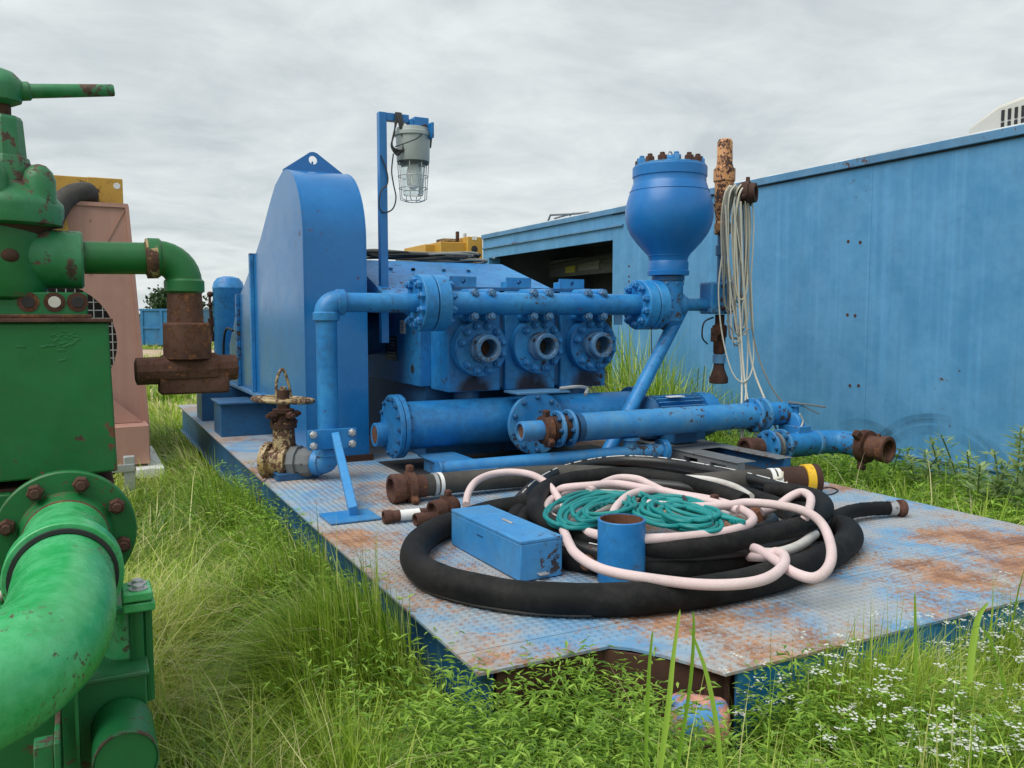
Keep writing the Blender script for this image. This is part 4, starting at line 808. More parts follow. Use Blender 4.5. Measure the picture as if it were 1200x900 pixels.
# yellow banded coupling and its hose at right
e0 = P(958, 560, Z=.50); hd = Vector((.93, -.36, 0)).normalized(); e0 = Vector((e0.x, e0.y, .49))
yh = thing('banded_hose', 'grey hose with brown end piece and bright yellow band, at the right deck edge', 'hose', (e0.x, e0.y, DZ))
part('end_piece', G().lathe(e0, -hd, [(0, .08), (.005, .098), (.04, .098), (.045, .088), (.25, .082)], 30), rusty_dark, yh)
part('yellow_band', G().lathe(e0-hd*.045, -hd, [(0, .089), (.002, .0995), (.05, .0965), (.052, .088)], 30), yellow_band, yh)
part('hose_wall', G().tube(spline([e0-hd*.2, e0-hd*.5, e0-hd*.8+Vector((-.02, .0, -.02)), e0-hd*1.15+Vector((-.1, -.05, -.03)), e0-hd*1.4+Vector((-.2, -.1, -.035))], 8), .07, 24), rubber_dusty, yh)
for k in (.25, .29): part('white_clamp', G().lathe(e0-hd*k, -hd, [(0, .07), (.001, .0765), (.026, .0765), (.027, .07)], 28), white_plate, yh)
part('rope_knot', G().tube(spline([e0-hd*.27+Vector((0, -.05, .06)), e0-hd*.29+Vector((0, -.07, .03)), e0-hd*.33+Vector((0, -.078, .02)), e0-hd*.31+Vector((0, -.08, -.02)), e0-hd*.26+Vector((0, -.082, .0))], 5), .012, 8), cream, yh)
part('dark_wire', G().tube(spline([P(955, 574, Z=DZ+.006), P(972, 571, Z=DZ+.006), P(982, 575, Z=DZ+.006), P(970, 580, Z=DZ+.006), P(950, 579, Z=DZ+.006)], 6), .004, 6), black_cable, yh)
# pale pink hose
ph = thing('pink_hose', 'long pale pink hose looping over the black coils and round the short pipe', 'hose', dk(790, 615, DZ))
def seg(pts, z, r=.0205, m=pink_hose, root=ph, nm='hose_run', per=9):
    zs = z if isinstance(z, (list, tuple)) else [z]*len(pts)
    return part(nm, G().tube(spline([dk(u, v, zs[i]) for i, (u, v) in enumerate(pts)], per), r, 14), m, root)
seg([(546, 592), (549, 577), (558, 564), (575, 556), (598, 553), (622, 556), (640, 566), (652, 580), (660, 596)], [.50, .53, .55, .56, .57, .57, .57, .54, .50])
seg([(652, 578), (660, 572), (690, 569), (724, 567), (765, 574), (800, 580), (835, 586), (862, 594), (881, 605), (877, 615), (845, 624), (790, 630), (730, 631), (690, 624), (655, 611), (640, 598), (645, 586), (665, 576), (690, 571)], [.52, .575, .60, .60, .60, .60, .595, .59, .585, .585, .585, .585, .58, .57, .55, .53, .52, .51, .50])
seg([(716, 622), (718, 604), (724, 592), (738, 580), (756, 575), (775, 575), (800, 581), (840, 590), (865, 598)], [.56, .585, .60, .61, .615, .61, .61, .60, .59])
seg([(760, 590), (800, 594), (852, 592), (876, 589), (912, 592), (945, 600), (964, 615), (974, 642), (971, 664), (955, 677), (932, 672), (912, 659), (897, 649), (882, 642), (862, 642)], [.60, .61, .61, .615, .615, .61, .60, .57, .55, .53, .53, .535, .535, .515, .45])
seg([(893, 600), (912, 592), (928, 581), (941, 577), (950, 584), (947, 600), (940, 612)], [.56, .59, .62, .63, .63, .60, .56])
seg([(660, 620), (667, 637), (675, 649), (696, 663), (724, 672), (775, 680), (825, 685), (870, 684), (900, 677), (917, 664), (919, 652), (909, 647), (897, 652), (872, 652)], [.56, .56, .55, .54, .535, .53, .53, .54, .545, .55, .55, .55, .525, .45])
seg([(690, 575), (720, 561), (745, 561), (762, 568), (790, 582)], [.58, .60, .605, .60, .58])
wh = thing('white_hose', 'dirty white hose lying deep inside the coil beneath the pink one', 'hose', dk(770, 610, DZ))
seg([(640, 600), (668, 586), (705, 578), (745, 583), (700, 600), (672, 613), (720, 606), (765, 590), (810, 588), (850, 600), (835, 612), (795, 616), (755, 606), (730, 618), (690, 625)], .51, .022, white_hose, wh)
seg([(800, 560), (830, 562), (860, 570), (880, 582)], .52, .02, white_hose, wh)
seg([(868, 644), (905, 648), (935, 640), (955, 626)], .49, .022, white_hose, wh)
seg([(655, 640), (700, 664), (745, 668)], [.44, .46, .44], .02, white_hose, wh)
# teal hose hank
tl = thing('teal_hose', 'hank of thin teal hose tied in two bundles on top of the coil', 'hose', dk(750, 600, .55))
def tealloop(cx, cy, rx, ry, th, z, k):
    pts = []
    for j in range(14):
        a = 2*math.pi*j/14; x, y = rx*math.cos(a), ry*math.sin(a); w = 1+.10*math.sin(2*a+k)+.06*math.sin(3*a+k*2)
        pts.append(dk(cx+(x*math.cos(th)-y*math.sin(th))*w, cy+(x*math.sin(th)+y*math.cos(th))*w, z+.008*math.sin(a*2+k)))
    part('hose_loop', G().tube(spline(pts, 6, True), .0105, 9, True), teal_rope, tl)
for k in range(11): tealloop(690+k*2.3, 598+.6*math.sin(k*2)-k*.3, 50-k*2.3+3*math.sin(k*3.1), 21-k*1.3+1.5*math.sin(k*1.7), rad(-12+6*math.sin(k*1.3)), .575+.004*k, k*1.9)
for k in range(12): tealloop(786+k*1.9, 600+.8*math.sin(k*1.6), 53-k*2.6+4*math.sin(k*2.3), 18-k*1.1+2*math.sin(k*2.7), rad(10+7*math.sin(k*1.9)), .59+.004*k, k*1.3)
for k in range(4): seg([(690+k*6, 600-k*3), (720+k*4, 584-k*2), (752, 581-k), (790-k*3, 590+k), (838+k*8, 600+k*3), (858+k*4, 612)], [.60+.004*k]*6, .0105, teal_rope, tl, 'hose_run', 7)
part('hose_tie', G().tube(spline([dk(800, 580, .60), dk(804, 588, .63), dk(809, 597, .60), dk(801, 590, .59), dk(799, 580, .60)], 6), .010, 7), black_cable, tl)
# rusty fittings standing in the pile
def fitting(label, u, v, z, h, r, grp='rusty fittings poking out of the hose pile'):
    p = P(u, v, Z=z); t = thing('hose_fitting', label, 'fitting', (p.x, p.y, z), grp)
    part('fitting_post', G().bb(p.x-r*.55, p.x+r*.55, p.y-r*.4, p.y+r*.4, z, z+h), rusty, t, bevel=.006)
    part('fitting_nut', G().lathe((p.x-.05, p.y-.01, z+.02), (1, .2, 0), [(0, r*.8), (.01, r), (.05, r), (.06, r*.8)], 18), rust_open, t)
fitting('rusty lug standing up behind the teal bundle', 837, 597, .56, .075, .035)
fitting('rusty lug standing between the toolbox and the short pipe', 694, 663, .44, .09, .035)
pf = path6[-1]
fp = P(897, 611, Z=.50); t = thing('hose_fitting', 'copper brown hose end fitting resting on the black hose', 'fitting', (fp.x, fp.y, .45), 'rusty fittings poking out of the hose pile')
part('fitting_body', G().lathe(P(884, 598, Z=.51), P(898, 612, Z=.50)-P(884, 598, Z=.51), [(0, .03), (.05, .034), (.055, .045), (.11, .045), (.115, .035), (.12, .03)], 20), rust_open, t)
# ================================================================ TOOLBOX AND SHORT PIPE
A_, B_, C_ = P(529, 639, Z=DZ), P(610, 684, Z=DZ), P(668, 682, Z=DZ)
dl = (A_-B_); dl.z = 0; Lb = dl.length; dl.normalize(); dw = Vector((dl.y, -dl.x, 0)); wb = .205; hb = .178
tb = thing('toolbox', 'long pale blue steel box lying on the deck inside the black hose', 'box', ((A_+C_)/2))
rotb = Matrix((dw, dl, Vector((0, 0, 1)))).transposed(); cb_ = B_+dl*Lb/2+dw*wb/2
part('box_body', G().box(cb_+Vector((0, 0, .002+(hb-.016)/2)), (wb, Lb, hb-.02), rotb), blue_box, tb, bevel=.005)
part('box_lid', G().box(cb_+Vector((0, 0, hb-.008)), (wb+.002, Lb+.002, .018), rotb), blue_box, tb, bevel=.005)
part('lid_handle', G().box(cb_+dl*-.02+dw*.01+Vector((0, 0, hb+.004)), (.014, .09, .008), rotb), galv, tb, bevel=.003)
part('hasp', G().box(B_+dw*wb*.5-dl*.012+Vector((0, 0, .03)), (.045, .03, .008), rotb), galv, tb, bevel=.002)
part('hinge_slot', G().box(B_+dl*Lb*.55-dw*.0005+Vector((0, 0, hb*.66)), (.003, .06, .006), rotb), blue_dark, tb)
sp = P(744, 688, Z=DZ); spr = PR(28.5, sp); sph = P(744, 610, Y=sp.y+spr*.5).z-DZ
sc = thing('pipe_offcut', 'short upright blue pipe offcut with open rusty top on the deck', 'pipe', (sp.x, sp.y+spr, DZ))
part('pipe_wall', G().lathe((sp.x, sp.y+spr, DZ+.001), (0, 0, 1), [(0, spr-.008), (0, spr), (sph-.003, spr), (sph, spr-.003), (sph, spr-.008)], 44, True), blue, sc)
part('pipe_lining', G().lathe((sp.x, sp.y+spr, DZ+.002), (0, 0, 1), [(0, spr-.012), (0, spr-.0085), (sph-.004, spr-.0085), (sph-.004, spr-.012)], 44, True), rust_open, sc)
# ================================================================ BLUE GENERATOR HOUSE at right
CX, CT, CB_ = 6.40, 2.95, .20
CY0, CYO, CY1 = -1.2, P(718, 300, X=CX).y, P(566, 276, X=CX).y
gh = thing('generator_house', 'long faded blue steel container house with open bay at its far end', 'container', (7.6, 6, 0))
ww = 2.45
yy = CY0; i = 0
edges = [CY0, 1.15, P(1018, 350, X=CX).y+.0, P(880, 350, X=CX).y, CYO+.0]
for y0, y1 in zip(edges[:-1], edges[1:]): part('wall_panel', G().bb(CX, CX+.06, y0+.0012, y1-.0012, CB_+.05, CT-.075), wall_blue, gh)
part('top_rail', G().bb(CX-.035, CX+.05, CY0, CY1, CT-.075, CT), trim_blue, gh, bevel=.006)
part('rail_groove', G().bb(CX-.012, CX+.0, CY0, CYO, CT-.088, CT-.076), black_inside, gh)
part('roof_lip', G().bb(CX-.02, CX+.0, CY0, CY1, CT+.0005, CT+.012), white_plate, gh)
part('roof', G().bb(CX+.051, CX+ww, CY0, CY1, CT-.07, CT-.01), trim_blue, gh)
part('bottom_rail', G().bb(CX-.025, CX+.0, CY0, CYO, CB_, CB_+.05).bb(CX-.0, CX+.1, CY0, CY1, CB_-.16, CB_+.049), trim_blue, gh, bevel=.004)
part('rub_strip', G().bb(CX-.03, CX-.001, CY0, CYO, CB_+.085, CB_+.11), trim_blue, gh, bevel=.006)
part('far_wall', G().bb(CX+ww-.05, CX+ww, CY0, CYO-2.05, CB_+.05, CT-.08), wall_blue, gh)
part('near_end_wall', G().bb(CX+.061, CX+ww-.051, CY0, CY0+.06, CB_+.05, CT-.08), wall_blue, gh)
part('floor', G().bb(CX+.101, CX+ww-.051, CY0+.07, CY1, CB_-.1, CB_+.04), grey_beam, gh)
fz = P(650, 291, X=CX).z
part('fascia', G().bb(CX, CX+.05, CYO+.003, CY1, fz, CT-.0765), wall_blue, gh, label='blue fascia beam over the open bay')
part('fascia_strip', G().bb(CX-.03, CX-.001, CYO-.25, CY1-.02, fz+.16, fz+.19), trim_blue, gh, bevel=.004)
part('corner_post', G().bb(CX, CX+.22, CY1-.24, CY1-.002, CB_+.05, fz-.001), wall_blue, gh)
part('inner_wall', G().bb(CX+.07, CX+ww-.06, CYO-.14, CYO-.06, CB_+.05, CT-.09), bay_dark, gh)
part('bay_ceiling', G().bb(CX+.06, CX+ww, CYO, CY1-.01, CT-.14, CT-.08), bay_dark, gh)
# inner frame seen through the bay
XB = CX+1.3; zb1, zb0_ = P(660, 304, X=XB).z, P(660, 324, X=XB).z
part('bay_beam', G().bb(XB, XB+.06, CYO, P(622, 315, X=XB).y, zb0_, zb1), grey_beam, gh)
yb0, yb1 = CYO+.01, CY1-.01
XW = CX+2.25; wa, wb1 = P(652, 330, X=XW).y, P(633, 330, X=XW).y; wz1, wz0 = P(642, 322, X=XW).z, P(642, 337, X=XW).z
sa, sb1 = P(664, 302, X=XW).y, P(628, 302, X=XW).y; sz1, sz0 = P(645, 299, X=XW).z, P(645, 304, X=XW).z
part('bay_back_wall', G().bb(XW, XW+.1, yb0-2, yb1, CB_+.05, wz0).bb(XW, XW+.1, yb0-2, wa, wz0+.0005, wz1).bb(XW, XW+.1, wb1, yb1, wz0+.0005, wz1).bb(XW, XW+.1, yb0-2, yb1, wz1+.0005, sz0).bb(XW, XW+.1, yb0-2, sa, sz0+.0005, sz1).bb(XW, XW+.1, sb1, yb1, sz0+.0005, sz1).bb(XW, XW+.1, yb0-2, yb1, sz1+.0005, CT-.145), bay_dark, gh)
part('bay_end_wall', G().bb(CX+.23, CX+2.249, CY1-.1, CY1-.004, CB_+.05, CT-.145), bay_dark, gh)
for y in (CYO+.6, CYO+1.5): part('bay_post', G().bb(CX+1.37, CX+1.47, y, y+.1, CB_+.05, 2.6), grey_beam, gh)
part('bay_pipe', G().tube([(CX+.9, CYO+.1, 2.42), (CX+.9, CYO+1.4, 2.46), (CX+.95, CYO+3.3, 2.38)], .05, 12), black_inside, gh)
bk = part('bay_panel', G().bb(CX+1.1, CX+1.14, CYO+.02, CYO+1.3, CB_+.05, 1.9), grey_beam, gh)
for nm, u0, u1, v0, v1, m_ in (('yellow_label', 663, 674, 307, 319, yellow_sticker), ('white_label', 678, 702, 303, 315, galv)):
    p0, p1 = P(u0, v0, X=XB), P(u1, v1, X=XB); part(nm, G().bb(XB-.008, XB-.001, p1.y, p0.y, p1.z, p0.z), m_, gh)
ys_ = [P(u, 350, X=CX).y for u in (738, 995, 1004)]
for u, v in ((1008, 284), (994, 283), (1002, 370), (993, 369), (996, 452), (1006, 452), (737, 312), (737, 324), (737, 330)):
    q = P(u, v, X=CX-.001); part('rust_hole', G().lathe((CX-.0025, q.y, q.z), (1, 0, 0), [(0, .016), (.002, .017)], 9), rusty_dark, gh)
pts = [P(642, 260, X=CX+.4), P(645, 252, X=CX+.4), P(668, 251, X=CX+.4), P(690, 249, X=CX+.4), P(692, 254, X=CX+.4)]
part('roof_guard', G().tube(pts, .016, 8).tube([P(650, 256, X=CX+.7), P(672, 250, X=CX+.7), P(690, 252, X=CX+.7)], .014, 8).tube([P(668, 258, X=CX+.4), P(668, 250, X=CX+.4)], .014, 8), grey_beam, gh)
for k in range(3): part('base_skid', G().bb(CX+.15+k*1.0, CX+.35+k*1.0, CY0, CY1, 0, CB_-.165), blue_dark, gh)
def scuff_mat():
    m, N, L, b = nodes_of('faint_scuff'); tc = N.new('ShaderNodeTexCoord'); n = N.new('ShaderNodeTexNoise'); n.inputs['Scale'].default_value = 3.5; n.inputs['Detail'].default_value = 8; L.new(tc.outputs['Object'], n.inputs['Vector'])
    mr_ = N.new('ShaderNodeMapRange'); L.new(n.outputs[0], mr_.inputs[0]); mr_.inputs[1].default_value = .42; mr_.inputs[2].default_value = .7; mr_.inputs[4].default_value = .28
    b.inputs['Base Color'].default_value = (.03, .10, .18, 1); b.inputs['Roughness'].default_value = .6; t = N.new('ShaderNodeBsdfTransparent'); mx = N.new('ShaderNodeMixShader')
    L.new(mr_.outputs[0], mx.inputs[0]); L.new(t.outputs[0], mx.inputs[1]); L.new(b.outputs[0], mx.inputs[2]); L.new(mx.outputs[0], N['Material Output'].inputs[0]); return m
sm_ = scuff_mat()
for (u, v, rads, a0, a1) in ((1095, 585, (.34, .42, .62, .70, .74), 15, 165), (1010, 560, (.5, .55), 60, 150)):
    q = P(u, v, X=CX)
    for k, R_ in enumerate(rads):
        w_ = .018+.012*(k % 3); vs = []; fs = []; n_ = 40
        for j in range(n_+1):
            a = rad(a0+(a1-a0)*j/n_); 
            for rr_ in (R_-w_, R_+w_): vs.append((CX-.0016-.0003*k, q.y+rr_*math.cos(a), max(CB_+.12, q.z+rr_*math.sin(a)*.95)))
        fs = [(2*j, 2*j+1, 2*j+3, 2*j+2) for j in range(n_)]
        part('scuff_mark', G().add(vs, fs), sm_, gh, smooth=0)
# air conditioner on the roof
aq = P(1130, 154, X=CX+.35)
ac = thing('roof_air_conditioner', 'cream rooftop air conditioner with slotted shroud on the blue container', 'air conditioner', (CX+.8, aq.y-.7, CT))
y1_ = aq.y; z0 = CT+.0; prof2 = [(y1_, z0), (y1_-.03, z0+.16), (y1_-.28, z0+.285), (y1_-.65, z0+.34), (y1_-1.1, z0+.34), (y1_-1.1, z0)]
part('shroud', G().prism(prof2, 'x', CX+.36, CX+1.1), cream_metal, ac, bevel=.03)
for r_ in range(2):
    for k in range(13):
        yv = y1_-.33-.055*k; zb0 = z0+.05+r_*.10; part('slot', G().bb(CX+.352, CX+.3605, yv-.012, yv+.012, zb0, zb0+.085), black_inside, ac)
part('ac_base', G().bb(CX+.33, CX+1.13, y1_-1.13, y1_+.02, CT-.009, CT+.02), cream_metal, ac, bevel=.005)
# ================================================================ YELLOW MACHINE beyond the pump
ym = thing('yellow_engine', 'yellow engine unit with short exhaust stack showing above the pump hood', 'engine', (5.2, 15.5, 0))
YY = 15.2
fxz = lambda u, v, Y=YY: (P(u, v, Y=Y).x, P(u, v, Y=Y).z)
def ybox(u0, u1, v0, v1, Y0, Y1, nm, m): 
    x0, z1 = fxz(u0, v0, Y0); x1, z0 = fxz(u1, v1, Y0); return part(nm, G().bb(x0, x1, Y0, Y1, z0, z1), m, ym, bevel=.012)
ybox(516, 548, 283, 420, YY, YY+2, 'engine_housing', yellow)
ybox(548, 566, 277, 420, YY-.1, YY+1.2, 'end_plate', yellow)
ybox(498, 514, 286, 420, YY+.3, YY+1.5, 'side_cover', yellow)
ybox(520, 536, 279, 283.5, YY+.2, YY+.6, 'valve_cover', ochre_rust)
ybox(535, 538.5, 271, 283.5, YY+.15, YY+.21, 'exhaust_stack', rusty)
ybox(544, 547, 273, 283.5, YY+.15, YY+.2, 'breather', galv)
x_, z_ = fxz(556, 292, YY-.1); part('port', G().lathe((x_, YY-.101, z_), (0, -1, 0), [(0, .07), (.004, .06)], 16), black_inside, ym)
x_, z_ = fxz(556, 280, YY-.1); part('label_plate', G().bb(x_-.05, x_+.05, YY-.106, YY-.1005, z_-.02, z_+.05), white_plate, ym)
part('engine_base', G().bb(4.0, 6.1, YY, YY+2, 0, .9), yellow, ym)
# ================================================================ PINK PRIMER RADIATOR UNIT at left
RY = 8.3
def ru(u, v, Y=RY): q = P(u, v, Y=Y); return (q.x, q.z)
pk = thing('radiator_unit', 'dusty pink radiator housing with round mesh opening and yellow hood behind the green valve', 'engine unit', (-3, RY, 0))
outer = [ru(172, 500), ru(147, 241), ru(30, 240), ru(30, 500)]
holec = ru(58, 402); hr = PR(72, P(58, 402, Y=RY))
outl = [(outer[0][0]-.02, .25), outer[0], outer[1], outer[2], (outer[2][0]-.9, outer[2][1]), (outer[2][0]-.9, .25)]
part('front_sheet', holed(outl, [(holec[0]+hr*math.cos(t), holec[1]+hr*math.sin(t)) for t in [2*math.pi*k/36 for k in range(36)]], 'y', RY, RY+.02), pink_steel, pk, smooth=0)
part('shroud_side', G().add([(outl[1][0]-.004, RY+.021, outl[1][1]), (outl[2][0]-.004, RY+.021, outl[2][1]), (outl[2][0]-.004, RY+1.6, outl[2][1]), (outl[1][0]-.004, RY+1.6, outl[1][1]), (outl[1][0]-.03, RY+.021, outl[1][1]), (outl[2][0]-.03, RY+.021, outl[2][1]), (outl[2][0]-.03, RY+1.6, outl[2][1]), (outl[1][0]-.03, RY+1.6, outl[1][1])], [(0, 1, 2, 3), (7, 6, 5, 4), (0, 4, 5, 1), (1, 5, 6, 2), (2, 6, 7, 3), (3, 7, 4, 0)]), pink_steel, pk, smooth=0)
part('core', G().bb(holec[0]-1.2, outl[1][0]-.1, RY+.35, RY+.5, .4, outl[2][1]-.05), black_inside, pk)
part('edge_flange', G().bar((outl[1][0]+.01, RY-.012, outl[1][1]), (outl[2][0]+.01, RY-.012, outl[2][1]), .03, .02, (0, 1, 0)).bb(outl[4][0], outl[2][0]+.02, RY-.02, RY-.001, outl[2][1]-.02, outl[2][1]+.015), pink_steel, pk)
part('brace_crease', G().bar((ru(105, 322)[0], RY-.004, ru(105, 322)[1]), (ru(146, 245)[0], RY-.004, ru(146, 245)[1]), .01, .01, (0, 1, 0)), pink_steel, pk)
msh = G()
for k in range(-7, 8):
    o = k*hr/7.5; L = math.sqrt(max(.001, hr*hr-o*o)); msh.tube([(holec[0]+o, RY+.03, holec[1]-L), (holec[0]+o, RY+.03, holec[1]+L)], .005, 5).tube([(holec[0]-L, RY+.037, holec[1]+o), (holec[0]+L, RY+.037, holec[1]+o)], .005, 5)
part('fan_mesh', msh, galv, pk)
s0 = ru(138, 210, RY+.5); s1 = ru(144, 242, RY+.5)
part('yellow_hood', G().bb(s0[0]-2.6, s0[0]-.26, RY+.5, RY+1.7, s1[1]-.3, s0[1]).bb(s0[0]-.2599, s0[0]+.04, RY+.49, RY+1.7, s1[1]-.05, s0[1]+.003), yellow, pk, bevel=.006)
part('hood_hole', G().lathe((ru(137, 218, RY+.49)[0], RY+.4895, ru(137, 218, RY+.49)[1]), (0, -1, 0), [(0, .03), (.002, .028)], 12), white_plate, pk)
hp = [P(60, 262, Y=RY-.1), P(72, 238, Y=RY-.05), P(84, 228, Y=RY), P(97, 225, Y=RY+.05), P(103, 226, Y=RY+.25), P(104, 236, Y=RY+.5)]
part('intake_hose', G().tube(spline(hp, 8), .085, 20), rubber_dusty, pk)
part('yellow_strut', G().bar(P(66, 235, Y=RY-.03), P(74, 275, Y=RY-.03), .1, .03, (0, 1, 0)), yellow, pk)
b0 = ru(172, 500); 
part('base_beam', G().bb(outl[0][0]-.30, outl[0][0]+.02, RY-.35, RY+2.0, .22, .56), pink_steel, pk, bevel=.008)
part('base_beam', G().bb(outl[0][0]-2.4, outl[0][0]-.301, RY-.3, RY-.1, .22, .50), pink_steel, pk, bevel=.008)
part('corner_gusset', G().prism([(outl[0][0]-.30, .565), (outl[0][0]-.02, .565), (outl[0][0]-.55, 1.05), (outl[0][0]-.62, .98)], 'y', RY-.12, RY-.09), pink_steel, pk)
part('white_step', G().bb(outl[0][0]-.1, outl[0][0]+.12, RY-.5, RY+.9, .12, .2), white_plate, pk, bevel=.004)
part('grey_leg', G().bb(outl[0][0]-.22, outl[0][0]-.14, RY-1.05, RY-.97, 0, .40).bb(outl[0][0]-.6, outl[0][0]-.14, RY-1.06, RY-1.04, .28, .34), galv, pk, bevel=.004)
part('under_frame', G().bb(outl[0][0]-2.4, outl[0][0]-.11, RY-.1, RY+2, 0, .215), black_inside, pk)
# ================================================================ GREEN VALVE UNIT in the foreground
GY = 2.62
gv2 = thing('green_pump_unit', 'big green painted steel unit with flanged bent pipe in the near corner', 'pump unit', (-.4, GY, 0))
c_ = P(78, 629, Y=GY-.05); gr = PR(45, c_); gR = PR(76, c_)
fx_, fz_ = c_.x, c_.z
def gb(u, v, Y): q = P(u, v, Y=Y); return q.x, q.z
BY = 2.78
bx1, bz1 = gb(127, 378, BY); bx1b, bz0 = gb(138, 556, BY)
g = G().add([(-1.1, BY, bz0-.02), (bx1b, BY, bz0+.01), (bx1, BY, bz1), (-1.1, BY, bz1), (-1.1, BY+.55, bz0-.02), (bx1b, BY+.55, bz0+.01), (bx1, BY+.55, bz1), (-1.1, BY+.55, bz1)], [(0, 1, 2, 3), (5, 4, 7, 6), (0, 4, 5, 1), (1, 5, 6, 2), (2, 6, 7, 3), (3, 7, 4, 0)])
part('tank_box', g, green, gv2, bevel=.006, smooth=0)
for u, v in ((76, 388), (84, 391), (70, 393), (80, 396), (88, 394), (66, 398), (74, 402), (86, 402), (60, 405), (25, 406), (52, 406), (72, 410), (64, 392), (78, 405), (90, 398), (73, 422)):
    x_, z_ = gb(u, v, BY); rot = Matrix.Rotation(rad(-15+((u*7+v*3) % 50)-25), 3, 'Y'); part('chisel_mark', G().box((x_, BY-.0006, z_), (.022, .002, .006), rot), green_dark, gv2, bevel=.001)
part('box_lip', G().bb(-1.1, bx1+.012, BY-.015, BY+.5, bz1+.001, bz1+.012), rusty, gv2, bevel=.002)
part('rust_skirt', G().bb(-.9, bx1b-.01, BY+.02, BY+.5, bz0-.06, bz0-.021).bb(bx1b-.12, bx1b-.02, BY+.1, BY+.2, bz0-.14, bz0-.0605), rusty_dark, gv2, bevel=.004)
part('back_frame', G().bb(-1.1, gb(50, 600, BY+.05)[0], BY+.06, BY+.12, .25, bz0-.07).bb(gb(5, 600, BY)[0]-.02, gb(5, 600, BY)[0]+.02, BY-.02, BY+.059, .3, bz0-.03), green, gv2, bevel=.004)
fl = part('pipe_flange', disc((fx_, GY, fz_), (0, -1, 0), gR, .03, 56, .004), green, gv2)
part('weld_neck', G().lathe((fx_, GY-.03, fz_), (0, -1, 0), [(0, gr*1.15), (.02, gr*1.08), (.05, gr*1.02), (.055, gr*.98)], 44), green, fl)
part('rust_ring', G().lathe((fx_, GY-.078, fz_), (0, -1, 0), [(0, gr*1.0), (.002, gr*1.025), (.010, gr*1.022), (.012, gr*1.0)], 44), rusty, fl)
bolts(fl, (fx_, GY-.03, fz_), (0, -1, 0), gR-.032, 8, .022, .03, rusty, a0=rad(90+29), stud=True)
part('flange_hub', G().cyl((fx_, GY+.3, fz_), (fx_, GY, fz_), gr*1.1, n=36), green_dark, gv2)
E1 = 1.86
bend = [(fx_, GY-.085, fz_), (fx_, 2.3, fz_), (fx_, 2.1, fz_-.003), (fx_-.005, 1.92, fz_-.012), (fx_-.03, 1.78, fz_-.022), (fx_-.10, 1.66, fz_-.032), (fx_-.21, 1.60, fz_-.04), (fx_-.35, 1.585, fz_-.045), (fx_-.8, 1.58, fz_-.05)]
green_pipe = paint('bright_green_paint', (.015, .34, .085), (.09, .49, .20), scale=4, rust=.588, dirt=.2, dirtcol=(.06, .2, .09), rc=((.05, .03, .02), (.13, .08, .055)), rough=.27, edge=.6)
part('bent_pipe', G().tube(spline(bend, 8), gr, 48), green_pipe, gv2)
sY = 2.20
part('pipe_strap', G().lathe((fx_, sY-.035, fz_), (0, 1, 0), [(0, gr+.004), (0, gr+.022), (.07, gr+.022), (.07, gr+.004)], 48, True), green_pipe, gv2, bevel=.003)
part('strap_liner', G().lathe((fx_, sY-.048, fz_), (0, 1, 0), [(0, gr+.001), (0, gr+.010), (.012, gr+.010), (.012, gr+.001)], 48, True), black_inside, gv2)
ez = P(160, 702, Y=sY-.03).z; ex0 = fx_+gr+.015; ex1 = P(179, 702, Y=sY-.03).x
er_ = part('strap_ear', G().bb(ex0, ex1, sY-.045, sY+.06, ez-.004, ez+.018).bb(ex0, ex1+.004, sY-.043, sY+.065, ez-.030, ez-.007), green_pipe, gv2, bevel=.004)
for yy_ in (sY-.01, sY+.035): bolt(er_, (ex0+(ex1-ex0)*.55, yy_, ez+.018), (0, 0, 1), .014, .012, galv, False); part('washer', G().cyl((ex0+(ex1-ex0)*.55, yy_, ez+.0181), (ex0+(ex1-ex0)*.55, yy_, ez+.021), .022, n=20), galv, er_)
part('strap_rod', G().cyl((ex0+.03, sY, .45), (ex0+.03, sY, ez-.031), .016, n=12).cyl((ex0+.055, sY+.02, .55), (ex0+.055, sY+.02, ez-.031), .012, n=10), green_dark, gv2)
x0_, z0_ = gb(100, 790, 2.12); x1_, z1_ = gb(172, 790, 2.12)
part('base_box', G().bb(x0_-.5, x1_, 2.12, 2.9, -.02, z1_), green_dark, gv2, bevel=.004)
part('box_rim', G().bb(x0_-.5, x1_+.006, 2.112, 2.5, z1_+.0005, z1_+.012), green_worn, gv2, bevel=.003)
x2_, z2_ = gb(150, 745, 2.22); part('pedestal', G().lathe((x2_, 2.26, z1_+.012), (0, 0, 1), [(0, .055), (.05, .05), (ez-z1_-.06, .035)], 24), green_pipe, gv2)
x3_, z3_ = gb(148, 895, 1.92); part('end_cap_pipe', G().lathe((x3_, 1.93, z3_), (0, 1, 0), [(0, PR(33, (x3_, 1.93, z3_))), (.004, PR(36, (x3_, 1.93, z3_))), (.18, PR(36, (x3_, 1.93, z3_)))], 40), green_dark, gv2)
part('cap_edge', G().lathe((x3_, 1.926, z3_), (0, 1, 0), [(0, PR(34.6, (x3_, 1.93, z3_))), (0, PR(36.4, (x3_, 1.93, z3_))), (.012, PR(36.4, (x3_, 1.93, z3_))), (.012, PR(34.6, (x3_, 1.93, z3_)))], 40, True), green_worn, gv2)
x4_, z4_ = gb(52, 885, 1.95); part('small_bracket', G().bb(x4_-.02, x4_+.018, 1.95, 2.0, z4_-.1, z4_+.02).bb(x4_+.0181, x4_+.03, 1.93, 2.1, z4_-.1, z4_+.03), green_worn, gv2, bevel=.003)
part('side_web', G().bb(gb(88, 840, 2.0)[0], gb(92, 840, 2.0)[0], 2.0, 2.119, -.02, gb(95, 790, 2.0)[1]), green_dark, gv2)
part('spring_hose', G().tube([(fx_-.35, 2.33, fz_-.085), (fx_-.115, 2.33, fz_-.07)], .013, 12), pink_hose, gv2)
sg = G()
